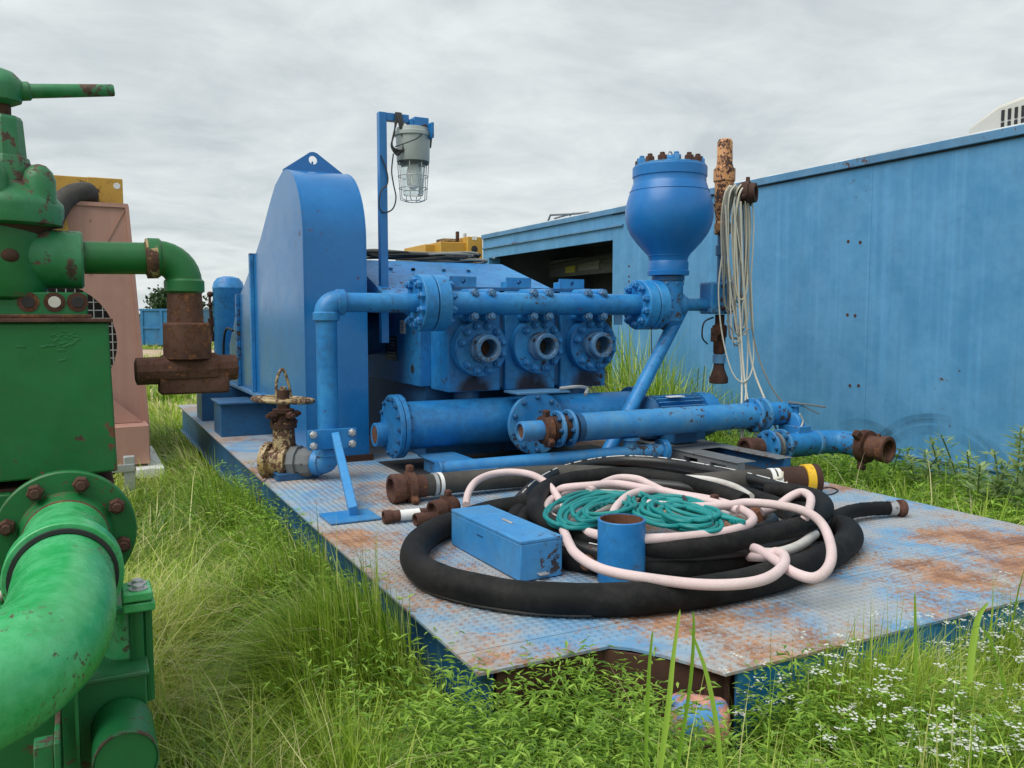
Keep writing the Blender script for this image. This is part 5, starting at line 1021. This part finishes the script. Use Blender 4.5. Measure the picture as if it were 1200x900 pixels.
for k in range(16): sg.lathe((fx_-.34+k*.0145, 2.33, fz_-.0845+k*.0009), (1, 0, .06), [(0, .0125), (0, .0165), (.006, .0165), (.006, .0125)], 12, True)
part('hose_spring', sg, rust_open, gv2)
part('lower_tube', G().cyl((-1.0, 2.36, fz_-.17), (fx_-.08, 2.36, fz_-.16), .055, n=24), green_pipe, gv2)
part('ground_frame', G().bb(-1.2, x0_+.08, 2.2, 3.2, -.02, .55), green_dark, gv2)
# ---- valve stack on top of the green box
VY = 2.95
uv = lambda u, v: P(u, v, Y=VY)
pv = thing('green_valve', 'chipped green hand valve with bar handle and pipe ending in rusty coupling', 'valve', (uv(20, 360).x, VY, bz1))
sc_ = PR(1, uv(40, 300))
hz_ = uv(60, 304).z
tcx = uv(5, 304).x
part('tee_body', G().lathe((uv(98, 304).x, VY, hz_), (-1, 0, 0), [(0, 31*sc_), (.006, 34*sc_), (.16, 35*sc_), (.20, 41*sc_), (.30, 44*sc_), (.40, 41*sc_), (.6, 36*sc_)], 40), green_worn, pv)
part('tee_belly', G().lathe((tcx, VY, uv(5, 352).z), (0, 0, 1), [(0, 34*sc_), (.01, 40*sc_), (.05, 45*sc_), (uv(5, 262).z-uv(5, 352).z, 42*sc_)], 36), green, pv)
patch = paint('red_primer_spot', (.42, .06, .07), rust=.8, dirt=.2)
for u, v, r_, m in ((51, 297, 3.6, patch), (12, 318, 7, patch), (14, 302, 10, rusty_dark)):
    q = uv(u, v); part('paint_spot', G().sphere((q.x, VY-math.sqrt(max(0, (43.5*sc_ if u < 40 else 34.2*sc_)**2-(q.z-hz_)**2))+.006, q.z), r_*sc_, 14, (1, .5, .8)), m, pv)
bz = lambda v: uv(15, v).z
# bonnet: cage with four lobes
part('bonnet', G().lathe((uv(10, 262).x, VY, bz(266)), (0, 0, 1), [(0, 46*sc_), (.006, 56*sc_), (bz(244)-bz(266), 58*sc_), (bz(238)-bz(266), 57*sc_), (bz(230)-bz(266), 50*sc_), (bz(215)-bz(266), 30*sc_), (bz(192)-bz(266), 26*sc_)], 44), green_worn, pv)
for an in (-35, -110, 40, 130, 200):
    t = rad(an); cx_, cy_ = uv(10, 240).x+40*sc_*math.cos(t), VY+40*sc_*math.sin(t)
    part('bonnet_lobe', G().lathe((cx_, cy_, bz(240)), (0, 0, 1), [(0, 17*sc_), (bz(212)-bz(240), 17*sc_), (bz(203)-bz(240), 14*sc_), (bz(196)-bz(240), 8*sc_), (bz(194)-bz(240), 2*sc_)], 22), green_worn, pv)
part('bonnet_base', G().lathe((uv(10, 270).x, VY, bz(275)), (0, 0, 1), [(0, 38*sc_), (bz(266.5)-bz(275), 44*sc_)], 32), rusty_dark, pv)
stx = uv(4, 160).x
part('stem_nut', G().lathe((stx, VY, bz(194)), (0, 0, 1), [(0, 27*sc_), (bz(186)-bz(194), 25*sc_), (bz(184)-bz(194), 22.5*sc_), (bz(142)-bz(194), 20*sc_), (bz(138)-bz(194), 18*sc_)], 8), green_worn, pv, smooth=20)
part('stem', G().cyl((stx, VY, bz(138)), (stx, VY, bz(122)), 9*sc_), rusty_dark, pv)
part('handle_boss', G().lathe((stx-.005, VY, bz(124)), (0, 0, 1), [(0, 14*sc_), (.01, 22*sc_), (bz(104)-bz(124), 26*sc_), (bz(96)-bz(124), 24*sc_), (bz(86)-bz(124), 15*sc_), (bz(82)-bz(124), 5*sc_)], 32), green_worn, pv)
hb0, hb1 = uv(18, 107), uv(122, 106)
part('handle_bar', G().lathe(hb0, hb1-hb0, [(0, 11*sc_), (14*sc_, 10.5*sc_), (16*sc_, 8.2*sc_), ((104-2)*sc_, 7*sc_), (104*sc_, 6*sc_)], 24), green_worn, pv)
pp0, pp1 = uv(98, 302), uv(174, 303)
part('outlet_pipe', G().cyl(pp0, pp1, 19.5*sc_, n=32), green, pv)
part('pipe_thread', G().cyl(uv(170, 303), uv(184, 303), 20.5*sc_, n=32), rust_open, pv)
part('rust_band', G().lathe(uv(171, 303), uv(184, 303)-uv(171, 303), [(0, 19.6*sc_), (.001, 24.6*sc_), (13*sc_, 24.6*sc_), (13.2*sc_, 19.6*sc_)], 32), ochre_rust, pv)
ec_ = uv(215, 303)
elbow('street_elbow', pv, ec_, 21.5*sc_, (-1, 0, 0), (0, 0, -1), 30*sc_, green, 1.12, 28, .035)
ecx = ec_.x
bzv = lambda v: P(215, v, Y=VY).z
part('nipple', G().lathe((ecx, VY, bzv(382)), (0, 0, 1), [(0, 22*sc_), (bzv(338)-bzv(382), 20.5*sc_)], 32), rusty, pv)
part('coupling', G().lathe((ecx+.004, VY, bzv(420)), (0, 0, 1), [(0, 29*sc_), (bzv(380)-bzv(420), 28.5*sc_), (bzv(378)-bzv(420), 26*sc_)], 36), rusty, pv)
hx0_, hx1_ = P(158, 440, Y=VY), P(281, 434, Y=VY)
part('union_bar', G().lathe((hx0_.x, VY, bzv(434)), (1, 0, .02), [(0, 12*sc_), (2*sc_, 17*sc_), (30*sc_, 17.5*sc_), (34*sc_, 20*sc_), (96*sc_, 20*sc_), (100*sc_, 17*sc_), (121*sc_, 16.5*sc_), (122*sc_, 15*sc_)], 12), rusty, pv, smooth=20)
part('union_block', G().bb(P(186, 440, Y=VY).x, P(267, 440, Y=VY).x, VY-.04, VY+.06, bzv(461), bzv(434)), rusty, pv, bevel=.008)
# bolted pad between valve and box
fx0, fx1 = P(-40, 360, Y=VY-.08).x, P(103, 360, Y=VY-.08).x
pd = part('mount_pad', G().bb(fx0, fx1, VY-.085, VY+.06, bz1+.013, P(50, 342, Y=VY-.085).z), green, pv, bevel=.006)
for u in (33, 64, 91):
    q = P(u, 354, Y=VY-.085); part('pad_hole', G().lathe((q.x, VY-.0855, q.z), (0, -1, 0), [(0, .028), (.002, .029), (.003, .018)], 20), rusty_dark if u != 33 else rusty, pd)
    part('pad_bore', G().lathe((q.x, VY-.089, q.z), (0, -1, 0), [(0, .017), (.001, .016)], 18), cream_metal if u == 64 else black_inside, pd)
part('pad_flange', G().bb(fx0, fx1+.01, VY-.12, VY+.08, bz1+.0125, bz1+.024), rusty, pv, bevel=.003)
# ================================================================ GROUND, FIELD, FAR THINGS
solo('ground', G().add([(-600, -60, 0), (700, -60, 0), (700, 900, 0), (-600, 900, 0)], [(0, 1, 2, 3)]), soil, kind='structure', smooth=0)
far = G()
for k in range(24):
    x0, x1 = -420+k*40, -380+k*40; h = 1.2+.5*math.sin(k*1.3)
far.bb(-500, 500, 150, 420, .004, 2.1)
solo('crop_field', far, field_m, kind='structure', smooth=0)
a_, b_ = P(120, 411, Z=0), P(320, 421, Z=0); 
p_ = [P(100, 410, Z=0), P(330, 410, Z=0), P(360, 421, Z=0), P(80, 422, Z=0)]
solo('dirt_track', G().add([(q.x, q.y, .006) for q in p_], [(0, 1, 2, 3)]), dirt_m, kind='structure', smooth=0)
db = P(165, 408, Z=0); DD = (db-_C).dot(_F)
dm = thing('dumpster', 'blue open top dumpster standing far off on the grass', 'dumpster', (db.x, db.y, 0))
L_ = 2.7; hgt = P(165, 363, D=DD).z; prx = PR(1, db)
o_ = Vector((db.x, db.y, 0)); ux = _R; uy = _F0
def obox(a0, a1, b0, b1, z0, z1): 
    g = G(); vs = [o_+ux*a+uy*b+Vector((0, 0, z)) for z in (z0, z1) for b in (b0, b1) for a in (a0, a1)]
    return g.add(vs, [(0, 2, 3, 1), (4, 5, 7, 6), (0, 1, 5, 4), (2, 6, 7, 3), (0, 4, 6, 2), (1, 3, 7, 5)])
part('bin_body', obox(.05, L_, 0, 2.2, .15, hgt-.05), bin_blue, dm, smooth=0)
part('bin_rim', obox(.0, L_+.05, -.06, 2.26, hgt-.05, hgt+.05), bin_blue, dm, smooth=0)
for k in range(4): part('bin_rib', obox(.05+k*.95, .17+k*.95, -.06, -.001, .15, hgt-.051), bin_blue, dm, smooth=0)
part('bin_rail', obox(.17, L_, -.05, -.001, .95, 1.05), bin_blue, dm, smooth=0)
part('bin_door', obox(.0, .049, .05, 2.1, .15, hgt-.051), grey_paint, dm, smooth=0)
part('bin_roller', obox(.3, .5, .1, .3, 0, .15), black_inside, dm); part('bin_roller', obox(2.4, 2.6, .1, .3, 0, .15), black_inside, dm)
nb = P(154, 384, D=110); g = G().box((nb.x, nb.y, .9), (4, 2.5, 1.8))
dc = thing('storage_tank', 'small dark blue box tank far away at the field edge', 'tank', (nb.x, nb.y, 0)); part('tank_wall', g, blue_dark, dc); part('tank_top', G().box((nb.x, nb.y, 1.85), (4.2, 2.7, .1)), blue_dark, dc)
# ================================================================ VEGETATION
def np_mesh(name, v, f4, f3, tint, mat, kind=None):
    me = bpy.data.meshes.new(name); nv = len(v); me.vertices.add(nv); me.vertices.foreach_set('co', v.astype(np.float32).ravel())
    n4, n3 = len(f4), len(f3); me.loops.add(n4*4+n3*3); me.loops.foreach_set('vertex_index', np.concatenate([f4.ravel(), f3.ravel()]).astype(np.int32))
    me.polygons.add(n4+n3); ls = np.concatenate([np.arange(n4)*4, n4*4+np.arange(n3)*3]).astype(np.int32); me.polygons.foreach_set('loop_start', ls)
    me.polygons.foreach_set('use_smooth', np.ones(n4+n3, dtype=bool)); me.update(calc_edges=True)
    at = me.attributes.new('tint', 'FLOAT', 'POINT'); at.data.foreach_set('value', tint.astype(np.float32)); me.materials.append(mat)
    o = bpy.data.objects.new(name, me); COL.objects.link(o); LOC[o.name] = Vector((0, 0, 0))
    if kind: o['kind'] = kind
    return o
def blades(base, h, w, az, lean, tint):
    n = len(h); T = np.array([0, .38, .72, 1.0]); d = np.stack([np.cos(az), np.sin(az)], 1); s = np.stack([-d[:, 1], d[:, 0]], 1); v = np.zeros((n, 7, 3))
    tw = rng.uniform(-.8, .8, n); s2 = s*np.cos(tw)[:, None]+d*np.sin(tw)[:, None]
    for i, t in enumerate(T):
        c = np.zeros((n, 3)); c[:, :2] = base[:, :2]+d*(lean*h*t**1.9)[:, None]; c[:, 2] = base[:, 2]+h*(t-.42*np.minimum(lean, 1.4)*t**2.4)
        if i < 3:
            k = w*(1, .9, .6)[i]*.5; v[:, 2*i] = c; v[:, 2*i, :2] -= s2*k[:, None]; v[:, 2*i+1] = c; v[:, 2*i+1, :2] += s2*k[:, None]
        else: v[:, 6] = c
    o = np.arange(n)[:, None]*7
    f4 = np.concatenate([o+np.array([0, 1, 3, 2]), o+np.array([2, 3, 5, 4])]); f3 = o+np.array([4, 5, 6])
    return v.reshape(-1, 3), f4, f3, np.repeat(tint, 7)
Cn = np.array([0, 0, 1.5]); Rn, Un, Fn = (np.array(q) for q in (_R, _U, _F))
def uvD(p):
    q = p-Cn; D = q@Fn; return 600+FPX*(q@Rn)/np.maximum(D, .01), 450-FPX*(q@Un)/np.maximum(D, .01), D
def allowed(p):
    x, y = p[:, 0], p[:, 1]
    skid_ = (x > XL+.0) & (x < XR-.0) & (y > np.where(x < 1.56, YN, YF)-.0) & (y < YB)
    grn = (x > -1.4) & (x < x1_+.03) & (y > 1.7) & (y < 2.95) | (x > -1.4) & (x < .02) & (y < 3.4) & (y > 2.9); pnk = (x > -7) & (x < outl[0][0]-.05) & (y > RY-.4) & (y < RY+2.2)
    cont = (x > CX+.12) & (y > CY0)
    return ~(skid_ | grn | pnk | cont)
def scatter(n, x0, x1, y0, y1, dmin=0, dmax=1e9, margin=420):
    p = np.zeros((n, 3)); p[:, 0] = rng.uniform(x0, x1, n); p[:, 1] = rng.uniform(y0, y1, n); p = p[allowed(p)]
    u, v, D = uvD(p+np.array([0, 0, .25])); k = (D > max(.9, dmin)) & (D < dmax) & (u > -margin) & (u < 1200+margin) & (v < 1150); return p[k]
def vnoise(p, s, seed):
    r = np.random.default_rng(seed); g = r.random((64, 64)); x, y = p[:, 0]*s+100, p[:, 1]*s+100; xi, yi = np.floor(x).astype(int), np.floor(y).astype(int); fx, fy = x-xi, y-yi
    fx = fx*fx*(3-2*fx); fy = fy*fy*(3-2*fy); a = lambda i, j: g[(xi+i) % 64, (yi+j) % 64]
    return (a(0, 0)*(1-fx)+a(1, 0)*fx)*(1-fy)+(a(0, 1)*(1-fx)+a(1, 1)*fx)*fy
def tuftize(p, per, spread):
    q = np.repeat(p, per, 0); q[:, :2] += rng.normal(0, spread, (len(q), 2)); return q[allowed(q)]
def grass(name, p, hm, hv, w, leanm, t0, tv, dry=.0):
    n = len(p); nz = vnoise(p, .9, 3); nz2 = vnoise(p, 2.3, 5)
    h = np.clip(hm*(.55+.9*nz2)*rng.lognormal(0, hv, n), .04, .9); ti = np.clip(t0+tv*(nz-.5)*1.6+rng.normal(0, .2, n), 0, 1)
    dr = rng.random(n) < dry*(.4+1.4*nz2); ti = np.where(dr, rng.uniform(.8, 1, n), ti)
    h = np.where((p[:, 0] > 1.4) & (p[:, 0] < 1.98) & (p[:, 1] > 1.35) & (p[:, 1] < 2.3), np.minimum(h, .2), h)
    # beside the deck edge nothing grows up through the plate
    lean = np.abs(rng.normal(leanm, .38, n)); az = rng.uniform(0, 2*math.pi, n)
    near_l = (p[:, 0] < XL) & (p[:, 0] > XL-.45) & (p[:, 1] > YN-.1); az = np.where(near_l, rng.uniform(rad(95), rad(265), n), az)
    near_f = (p[:, 1] < YF) & (p[:, 1] > YF-.3) & (p[:, 0] > 1.0) & (p[:, 0] < XR); az = np.where(near_f, rng.uniform(rad(190), rad(350), n), az)
    v, f4, f3, t = blades(p, h, w*rng.uniform(.6, 1.4, n), az, lean, ti); return np_mesh(name, v, f4, f3, t, grass_m, 'stuff')
# left strip and foreground, mixed long grass; front right is greener and leafier
p = tuftize(scatter(26000, -1.5, 3.2, .3, 5.2, dmax=5), 5, .03); p = p[p[:, 0]-.4*p[:, 1] < 1.6]
grass('grass', p, .27, .3, .0048, .85, .46, .55, .16)
p = tuftize(scatter(30000, -5, 1.2, 3.5, 12.5, dmin=4.2, dmax=13), 4, .05); grass('grass', p, .22, .3, .008, .8, .43, .5, .14)
p = tuftize(scatter(20000, .9, 7.6, -.8, 2.4, dmax=6), 5, .03); grass('grass', p, .26, .28, .0052, .6, .38, .4, .05)
p = tuftize(scatter(11000, 4.3, 6.5, -.4, 13), 5, .05); grass('grass', p, .26, .3, .009, .5, .35, .4, .08)
p = tuftize(scatter(30000, -14, 12, 11.5, 60, dmin=11, margin=20), 5, .12); D_ = (p-Cn)@Fn; p = p[(D_ < 30) | (D_ > 40)]; grass('far_grass', p, .17, .3, .03, .5, .45, .5, .12)
p = scatter(26000, .9, 4.6, 1.3, 2.3); p = p[(p[:, 1] < np.where(p[:, 0] < 1.75, YN, YF))]; grass('grass', tuftize(p, 3, .02), .30, .22, .0055, .4, .42, .4, .06)
p = scatter(8000, .72, 1.05, 2.1, 6.5); grass('grass', tuftize(p, 3, .03), .29, .2, .007, .4, .42, .4, .05)
p = scatter(7000, .62, 1.05, 1.5, 3.6); grass('grass', tuftize(p, 3, .03), .37, .16, .0055, .4, .40, .4, .05)
p = scatter(9000, 1.76, 2.6, 1.2, 1.93); grass('grass', tuftize(p, 3, .03), .31, .18, .0055, .45, .36, .4, .05)
# leafy ground plants: short stems with small leaves
def leafy(name, p, hm, leaves, ls, mat, tint0=.5):
    nt_ = (p[:, 0] > 1.52) & (p[:, 0] < 1.78) & (p[:, 1] > 1.55); n = len(p); L = leaves; q = np.repeat(p, L, 0); m = len(q); hh = np.repeat(hm*rng.uniform(.5, 1.3, n)*np.where(nt_, .5, 1), L)
    t = rng.uniform(.25, 1, m); lx_, ly_ = rng.normal(0, .05, n), rng.normal(0, .05, n)
    q[:, 0] += np.repeat(lx_, L)*t; q[:, 1] += np.repeat(ly_, L)*t; q[:, 2] += hh*t
    a = rng.uniform(0, 2*math.pi, m); s = ls*rng.uniform(.6, 1.4, m); up = rng.uniform(-.2, .7, m)
    d = np.stack([np.cos(a), np.sin(a), up], 1); d /= np.linalg.norm(d, axis=1)[:, None]; side = np.stack([-np.sin(a), np.cos(a), rng.uniform(-.3, .3, m)], 1)
    v = np.zeros((m, 5, 3)); v[:, 0] = q; mid = q+d*(s*.5)[:, None]; v[:, 1] = mid+side*(s*.10)[:, None]; v[:, 2] = q+d*s[:, None]-np.array([0, 0, 1])*(s*.18)[:, None]; v[:, 3] = mid-side*(s*.10)[:, None]; v[:, 4] = mid-np.array([0, 0, 1])*(s*.10)[:, None]
    o = np.arange(m)[:, None]*5; f3 = np.concatenate([o+np.array(k) for k in ([0, 1, 4], [1, 2, 4], [2, 3, 4], [3, 0, 4])])
    tint = np.clip(tint0+rng.normal(0, .25, m)+.4*(t-.5), 0, 1)
    return np_mesh(name, v.reshape(-1, 3), np.zeros((0, 4), int), f3, np.repeat(tint, 5), mat, 'stuff')
p = scatter(5200, 1.2, 5.5, -.4, 2.4, dmax=5); leafy('ground_plants', p, .31, 20, .036, weed_m, .5)
p = scatter(3600, -.6, 1.06, 1.6, 6.5); p = p[p[:, 0] > .45+.03*(p[:, 1]-2)+.25*rng.random(len(p))]; leafy('ground_plants', p, .37, 18, .038, weed_m, .45)
p = scatter(2200, 4.4, 6.5, 1, 9); leafy('ground_plants', p, .28, 16, .07, weed_m, .5)
p = scatter(4200, .75, 2.3, 1.3, 2.29); p = p[(p[:, 1] < np.where(p[:, 0] < 1.6, YN, YF-.02))]; leafy('ground_plants', p, .36, 18, .036, weed_m, .42)
# small white umbel flowers
def flowers(p, hm):
    V = []; F3 = []; T = []; st = G(); o = 0
    for q in p:
        h = hm*random.uniform(.6, 1.12); lx2, ly2 = random.gauss(0, .05), random.gauss(0, .05); tipc = Vector((q[0]+lx2, q[1]+ly2, h))
        for s_ in range(random.randint(2, 4)):
            cc = tipc+Vector((random.gauss(0, .03), random.gauss(0, .03), random.uniform(-.05, .02)))
            for j in range(random.randint(5, 9)):
                c = cc+Vector((random.gauss(0, .009), random.gauss(0, .009), random.gauss(0, .003))); r = random.uniform(.0032, .0058); a = random.random()*6
                ring = [c+Vector((r*math.cos(a+k*1.257), r*math.sin(a+k*1.257), random.uniform(-.001, .002))) for k in range(5)]
                V += [c+Vector((0, 0, .0015))]+ring; F3 += [(o, o+1+k, o+1+(k+1) % 5) for k in range(5)]; T += [random.random()]*6; o += 6
            b = Vector((q[0], q[1], 0)); V += [b, b+Vector((.003, 0, 0)), cc]; 
            stemF.append((o, o+1, o+2)); T += [0]*3; o += 3
    return np.array([tuple(x) for x in V]), np.array(F3), np.array(T)
stemF = []
p = scatter(2600, 1.75, 5.0, -.4, 1.93, dmax=4.5)
nz = vnoise(p, 1.7, 9); p = p[nz > .36][:460]
v, f, t = flowers(p, .46); np_mesh('white_wildflowers', v, np.zeros((0, 4), int), f, t, flower_m, 'stuff')
np_mesh('flower_stems', v, np.zeros((0, 4), int), np.array(stemF), t*0+.5, weed_m, 'stuff')
# single tall blades in front of the deck
def tall_blade(label, pts, w, tint, D):
    ps = spline([P(u, v, D=D) for u, v in pts], 6); n = len(ps); V = []; F4 = []
    for i, q in enumerate(ps):
        k = w*(.35+.65*math.sin(math.pi*min(1, (i/(n-1))*.8+.2)))*(1 if i < n-1 else .05)
        V += [q-_R*k*.5, q+_F0*k*.18, q+_R*k*.5]
        if i: a = (i-1)*3; F4 += [(a, a+1, a+4, a+3), (a+1, a+2, a+5, a+4)]
    base = ps[0]; o = np_mesh('grass_blade', np.array([tuple(q) for q in V]), np.array(F4), np.zeros((0, 3), int), np.full(len(V), tint), weed_m if tint > .4 else grass_m)
    o['label'] = label; o['category'] = 'grass'; o['group'] = 'tall grass blades in front of the deck'
def gb_(u, v, D): q = P(u, v, D=D); return (u, v)
tall_blade('tallest broad grass blade, reaching up over the deck by the notch', [(766, 960), (775, 890), (783, 830), (789, 770), (797, 714)], .014, .9, 1.98)
tall_blade('broad grass blade bending apart just right of the tallest one', [(786, 960), (797, 880), (809, 800), (813, 740), (812, 716)], .009, .5, 1.95)
tall_blade('pointed grass blade leaning over right of the roller', [(848, 950), (841, 860), (828, 790), (808, 735)], .012, .8, 1.97)
tall_blade('short broad blade just left of the tallest blade', [(757, 900), (758, 840), (761, 780), (765, 738)], .010, .6, 2.05)
tall_blade('curling bright blade standing at the right front edge', [(1136, 800), (1139, 765), (1146, 725), (1158, 706)], .022, .95, 2.35)
tall_blade('thin upright blade in front of the deck rust patch', [(1073, 800), (1073, 750), (1072, 693)], .010, .6, 2.3)
tall_blade('thin arching blade over the white flowers', [(1180, 820), (1168, 770), (1150, 735), (1128, 745)], .008, .5, 2.3)
# taller weeds by the container
def weed(label, u, v, X, h, n, mat, ls=.12, name='weed_plant', grp='tall weeds along the container wall', wid=.16):
    b = P(u, v, X=X); V = []; F3 = []; T = []; st = G(); t_ = thing(name, label, 'weed', (b.x, b.y, 0), grp); o = 0
    for s_ in range(3):
        tip = Vector((b.x+random.gauss(0, .12), b.y+random.gauss(0, .16), h*random.uniform(.75, 1.0))); b0 = Vector((b.x+random.gauss(0, .03), b.y+random.gauss(0, .03), 0))
        sp_ = spline([b0, b0.lerp(tip, .5)+Vector((random.gauss(0, .03), random.gauss(0, .03), .03)), tip], 6); st.tube(sp_, .006, 5)
        for j in range(n):
            f_ = random.uniform(.2, 1); q = sp_[min(len(sp_)-1, int(f_*(len(sp_)-1)))]; a = random.random()*6.283; s = ls*random.uniform(.6, 1.2)*(1.15-.5*f_)
            d = Vector((math.cos(a), math.sin(a), random.uniform(.1, 1.0))).normalized(); sd_ = Vector((-math.sin(a), math.cos(a), 0)); m_ = q+d*s*.5
            V += [q, m_+sd_*s*wid, q+d*s-Vector((0, 0, s*.12)), m_-sd_*s*wid, m_-Vector((0, 0, s*.06))]; F3 += [(o, o+1, o+4), (o+1, o+2, o+4), (o+2, o+3, o+4), (o+3, o, o+4)]; T += [min(1, max(0, random.gauss(.5, .2)))]*5; o += 5
    part('stem', st, stem_mat, t_)
    lv = np_mesh('leaves', np.array([tuple(Vector(x)-LOC[t_.name]) for x in V]), np.zeros((0, 4), int), np.array(F3), np.array(T), mat, 'stuff'); lv.parent = t_
weed('pale leafy weed by the wall, rightmost of the row', 1190, 600, 5.75, .92, 60, pale_weed_m, .17, wid=.14)
weed('slender pale weed in the middle of the wall row', 1118, 590, 5.85, .68, 44, pale_weed_m, .14, wid=.14)
weed('short pale weed left of the slender one', 1090, 585, 5.9, .52, 34, pale_weed_m, .13, wid=.14)
weed('broad pale weed growing against the blue wall near the frame edge', 1158, 605, 5.6, .58, 44, pale_weed_m, .16, wid=.15)
weed('low green weed near the open rusty coupling', 1055, 570, 6.1, .42, 34, weed_m, .11)
def tall_tuft(label, u, v, X, h, n, spread=.16):
    b = P(u, v, X=X); t_ = thing('tall_grass_tuft', label, 'grass', (b.x, b.y, 0), 'tall grass tufts behind the pump'); p_ = np.zeros((n, 3)); p_[:, :2] = rng.normal(0, spread, (n, 2))
    v_, f4, f3, tt = blades(p_, h*rng.uniform(.45, 1.0, n), rng.uniform(.008, .02, n), rng.uniform(0, 6.283, n), np.abs(rng.normal(.45, .3, n)), np.clip(rng.normal(.45, .22, n), 0, 1))
    o = np_mesh('leaves', v_, f4, f3, tt, grass_m, 'stuff'); o.parent = t_
tall_tuft('tallest grass tuft, seen under the right flange of the pump', 738, 470, 5.9, 1.75, 260)
tall_tuft('drooping grass tuft directly behind the diagonal strut', 762, 470, 5.7, 1.45, 240)
tall_tuft('bushy grass tuft rising above the motor fins', 790, 470, 5.8, 1.25, 260, .2)
tall_tuft('short grass tuft between the motor and the container wall', 832, 480, 6.0, .95, 130)
tall_tuft('low grass tuft half hidden behind the round pump covers', 716, 470, 5.6, 1.2, 160)
weed('thin leafy weed behind the motor, below the drain mouth', 828, 480, 6.1, 1.0, 24, weed_m, .10, wid=.08)
# far trees
def tree(label, u, D, zc, R_, n, grp='trees on the horizon'):
    b = P(u, 372, D=D); t_ = thing('tree', label, 'tree', (b.x, b.y, 0), grp); tr_ = G().tube(spline([(b.x, b.y, 0), (b.x+.1, b.y, zc*.4), (b.x, b.y, zc)], 5), .2, 8, rf=lambda t: .22*(1-.7*t))
    for k in range(5): a = k*1.26; tr_.tube([(b.x, b.y, zc*.55), (b.x+R_*.6*math.cos(a), b.y+R_*.6*math.sin(a), zc+.2*R_)], .06, 6)
    part('trunk', tr_, bark, t_)
    cl = rng.normal(0, 1, (26, 3)); cl /= np.linalg.norm(cl, axis=1)[:, None]; cl *= rng.uniform(.35, 1, (26, 1))*np.array([R_, R_, R_*.62]); c = cl[rng.integers(0, 26, n)]+rng.normal(0, R_*.16, (n, 3)); c[:, 2] += zc
    a = rng.uniform(0, 6.283, n); s = rng.uniform(.10, .22, n)*R_/2.2; d = rng.normal(0, 1, (n, 3)); d /= np.linalg.norm(d, axis=1)[:, None]; e = np.cross(d, rng.normal(0, 1, (n, 3))); e /= np.linalg.norm(e, axis=1)[:, None]
    v = np.stack([c-d*s[:, None], c+e*(s*.6)[:, None], c+d*s[:, None], c-e*(s*.6)[:, None]], 1); f4 = np.arange(n)[:, None]*4+np.arange(4)
    o = np_mesh('crown', v.reshape(-1, 3), f4, np.zeros((0, 3), int), np.repeat(rng.uniform(0, 1, n), 4), tree_m); o.parent = t_
tree('dark round tree behind the far dumpster', 206, 85, 2.6, 2.6, 3500)
tree('small far tree hidden partly by the blue air tank', 252, 120, 2.2, 2.2, 1500)
